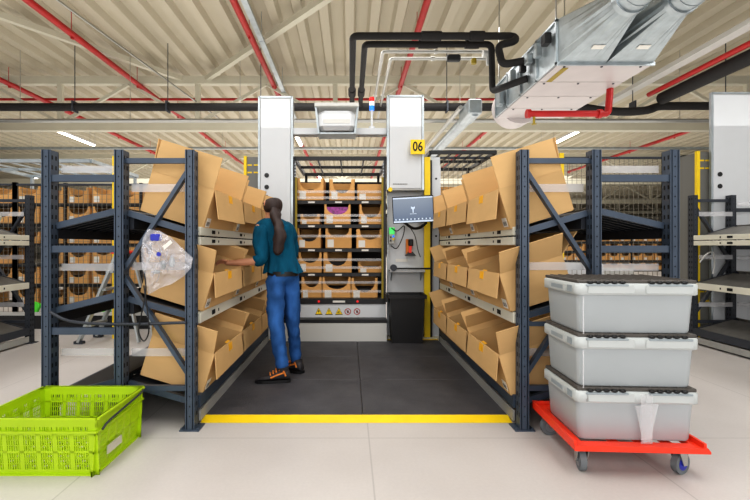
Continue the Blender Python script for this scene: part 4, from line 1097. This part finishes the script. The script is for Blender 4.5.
    skin_obj('sleeve', [upch+Vector((-.05,0,-.02)), ls, (ls+le)/2, le, le+(lw-le)*.33], [(0,1),(1,2),(2,3),(3,4)], [.10,.085,.072,.068,.058], M['shirt'], tt, disp=.03)
    skin_obj('sleeve', [upch+Vector((.05,0,-.02)), rs, (rs+re)/2, re, re+(rw-re)*.3], [(0,1),(1,2),(2,3),(3,4)], [.10,.085,.07,.062,.052], M['shirt'], tt, disp=.03)
    mb().tube([W(283,275.5,3.87),W(283,271,3.87)], .142, 24, cap=False).build('belt', M['black'], t)
    # jeans
    pts = [pel+Vector((0,0,.02)), pel+Vector((0,0,-.03)), lhip, (lhip+lk)/2, lk, (lk+la)/2, la+Vector((0,0,-.03)), rhip, (rhip+rk)/2, rk, (rk+ra)/2, ra+Vector((0,0,-.035))]
    ed = [(0,1),(1,2),(2,3),(3,4),(4,5),(5,6),(1,7),(7,8),(8,9),(9,10),(10,11)]
    rad = [(.145,.12),(.135,.12),.098,.088,.070,.064,.056,.098,.088,.068,.060,.052]
    skin_obj('jeans', pts, ed, rad, M['jeans'], t, root=0, disp=.04)
    # belt
    # hair cap and ponytail
    cap = skin_obj('hair', [head+Vector((.004,-.006,.075)), head+Vector((.012,-.014,.03)), head+Vector((.012,-.018,-.02)), head+Vector((.012,-.03,-.07))], [(0,1),(1,2),(2,3)], [.066,.094,.092,.066], M['hair'], t)
    bun = [head+Vector((.02,-.04,.0)), W(276,218,3.73), W(279,228,3.68), W(280,240,3.67), W(278,250,3.68), W(276,256,3.69)]
    skin_obj('ponytail', bun, [(i,i+1) for i in range(5)], [.055,.05,.052,.056,.05,.022], M['hair'], t, disp=.045)
    # shoes
    def shoe(ax, ay, rz):
        e = bpy.data.objects.new('work_shoe', None); COL.objects.link(e); e.parent = t; e.location = (ax,ay,0); e.rotation_euler = (0,0,rz)
        prof = [(-.045,.075,.055,.10),(-.02,.09,.05,.085),(.03,.08,.045,.10),(.08,.05,.045,.105)]
        # upper lofted along +x toe
        secs = [(-.085,.028,.085),(-.07,.038,.12),(-.02,.042,.135),(.03,.043,.10),(.09,.048,.07),(.15,.047,.055),(.19,.034,.042),(.205,.012,.03)]
        b = mb(); n = 14; rings = []
        for x, w, h in secs:
            r_ = []
            for k in range(n):
                a = 2*math.pi*k/n; cy = math.cos(a)*w; cz = math.sin(a)
                r_.append((x, cy, .022+ (h-.022)*(.5+.5*cz) if True else 0))
            rings.append(r_)
        vs = [p for r_ in rings for p in r_]; fs = [(i*n+k,(i+1)*n+k,(i+1)*n+(k+1)%n,i*n+(k+1)%n) for i in range(len(secs)-1) for k in range(n)]
        fs += [tuple(range(n)), tuple(reversed([(len(secs)-1)*n+k for k in range(n)]))]
        b.add(vs, fs, True); b.build('shoe_upper', M['shoe'], e)
        b = mb(); prof = [(-.092,.03),(-.06,.043),(0,.045),(.08,.051),(.15,.051),(.2,.036),(.215,.012)]
        top = [(x,w,.026) for x,w in prof]+[(x,-w,.026) for x,w in reversed(prof)]; bot = [(x,y,.0) for x,y,z in top]; m_ = len(top)
        b.add(bot+top, [tuple(range(m_)), tuple(reversed(range(m_,2*m_)))]+[(k,m_+k,m_+(k+1)%m_,(k+1)%m_) for k in range(m_)]); b.build('sole', M['black'], e)
        b = mb()
        for k in range(4): b.tube([(.005+k*.026,-.034,.105-k*.012),(.012+k*.026,0,.133-k*.017),(.005+k*.026,.034,.105-k*.012)],.006,6)
        b.tube([(-.03,.045,.09),(.03,.045,.07),(.08,.05,.05)],.008,6); b.tube([(-.05,.043,.06),(-.03,.046,.11)],.008,6); b.tube([(-.03,-.045,.09),(.03,-.045,.07),(.08,-.05,.05)],.008,6)
        b.tube([(-.03,.0,.13),(-.05,0,.10)],.0,3) if False else None
        b.build('orange_lace', M['orange'], e)
        c = mb(); c.tube([(-.03,0,.09),(-.027,0,.128)],[.046,.052],14); c.build('ankle_collar', M['shoe'], e)
    shoe(la.x-.02, la.y-.03, R(186)); shoe(ra.x-.01, ra.y, R(150))
person()

# ------------------------------------------------------------------ camera, light, world
cam = bpy.data.cameras.new('camera'); co = bpy.data.objects.new('camera', cam); COL.objects.link(co)
co.location = (0,0,CAMZ); co.rotation_euler = (R(90),0,0)
cam.sensor_width = 36; cam.lens = K/750*36; cam.shift_x = 25/750; cam.shift_y = -4/750; cam.clip_end = 300
C.camera = co
def area(loc, size, power, rot=(0,0,0), col=(1,.97,.92)):  # unseen area lights, added for even fill
    l = bpy.data.lights.new('area_fill','AREA'); l.shape = 'RECTANGLE'; l.size = size[0]; l.size_y = size[1]; l.energy = power; l.color = col
    o = bpy.data.objects.new('area_fill', l); COL.objects.link(o); o.location = loc; o.rotation_euler = rot; return o
W_ = (1,.99,.975)
area((-1.8,1.5,5.3),(1.2,5),150,col=W_); area((2.0,1.5,5.3),(1.2,5),150,col=W_)
area((0,9.5,5.6),(7,2.5),260,col=W_); area((-6.5,5,5.4),(1.5,5),220,col=W_); area((7,5,5.4),(1.5,5),220,col=W_)
area((0,-3.5,2.6),(8,3.2),200,(R(80),0,0),W_)  # broad fill added behind the camera
area((0,22,5.2),(26,8),1500,col=W_); area((0,40,5.2),(26,12),1800,col=W_)  # extra fill added to brighten the far hall
U = (R(180),0,0)
area((0,9.0,2.75),(20,9),470,U,(1,.98,.93)); area((0,22,2.6),(34,14),1150,U,(1,.98,.93)); area((0,42,2.6),(40,24),2100,U,(1,.98,.93))  # up-facing lights added below the roof to brighten the ceiling
wd = bpy.data.worlds.new('world'); C.world = wd; wd.use_nodes = True
wd.node_tree.nodes['Background'].inputs[0].default_value = (1,.985,.975,1); wd.node_tree.nodes['Background'].inputs[1].default_value = .9
C.view_settings.view_transform = 'Standard'; C.view_settings.look = 'Medium High Contrast'; C.view_settings.exposure = -0.2
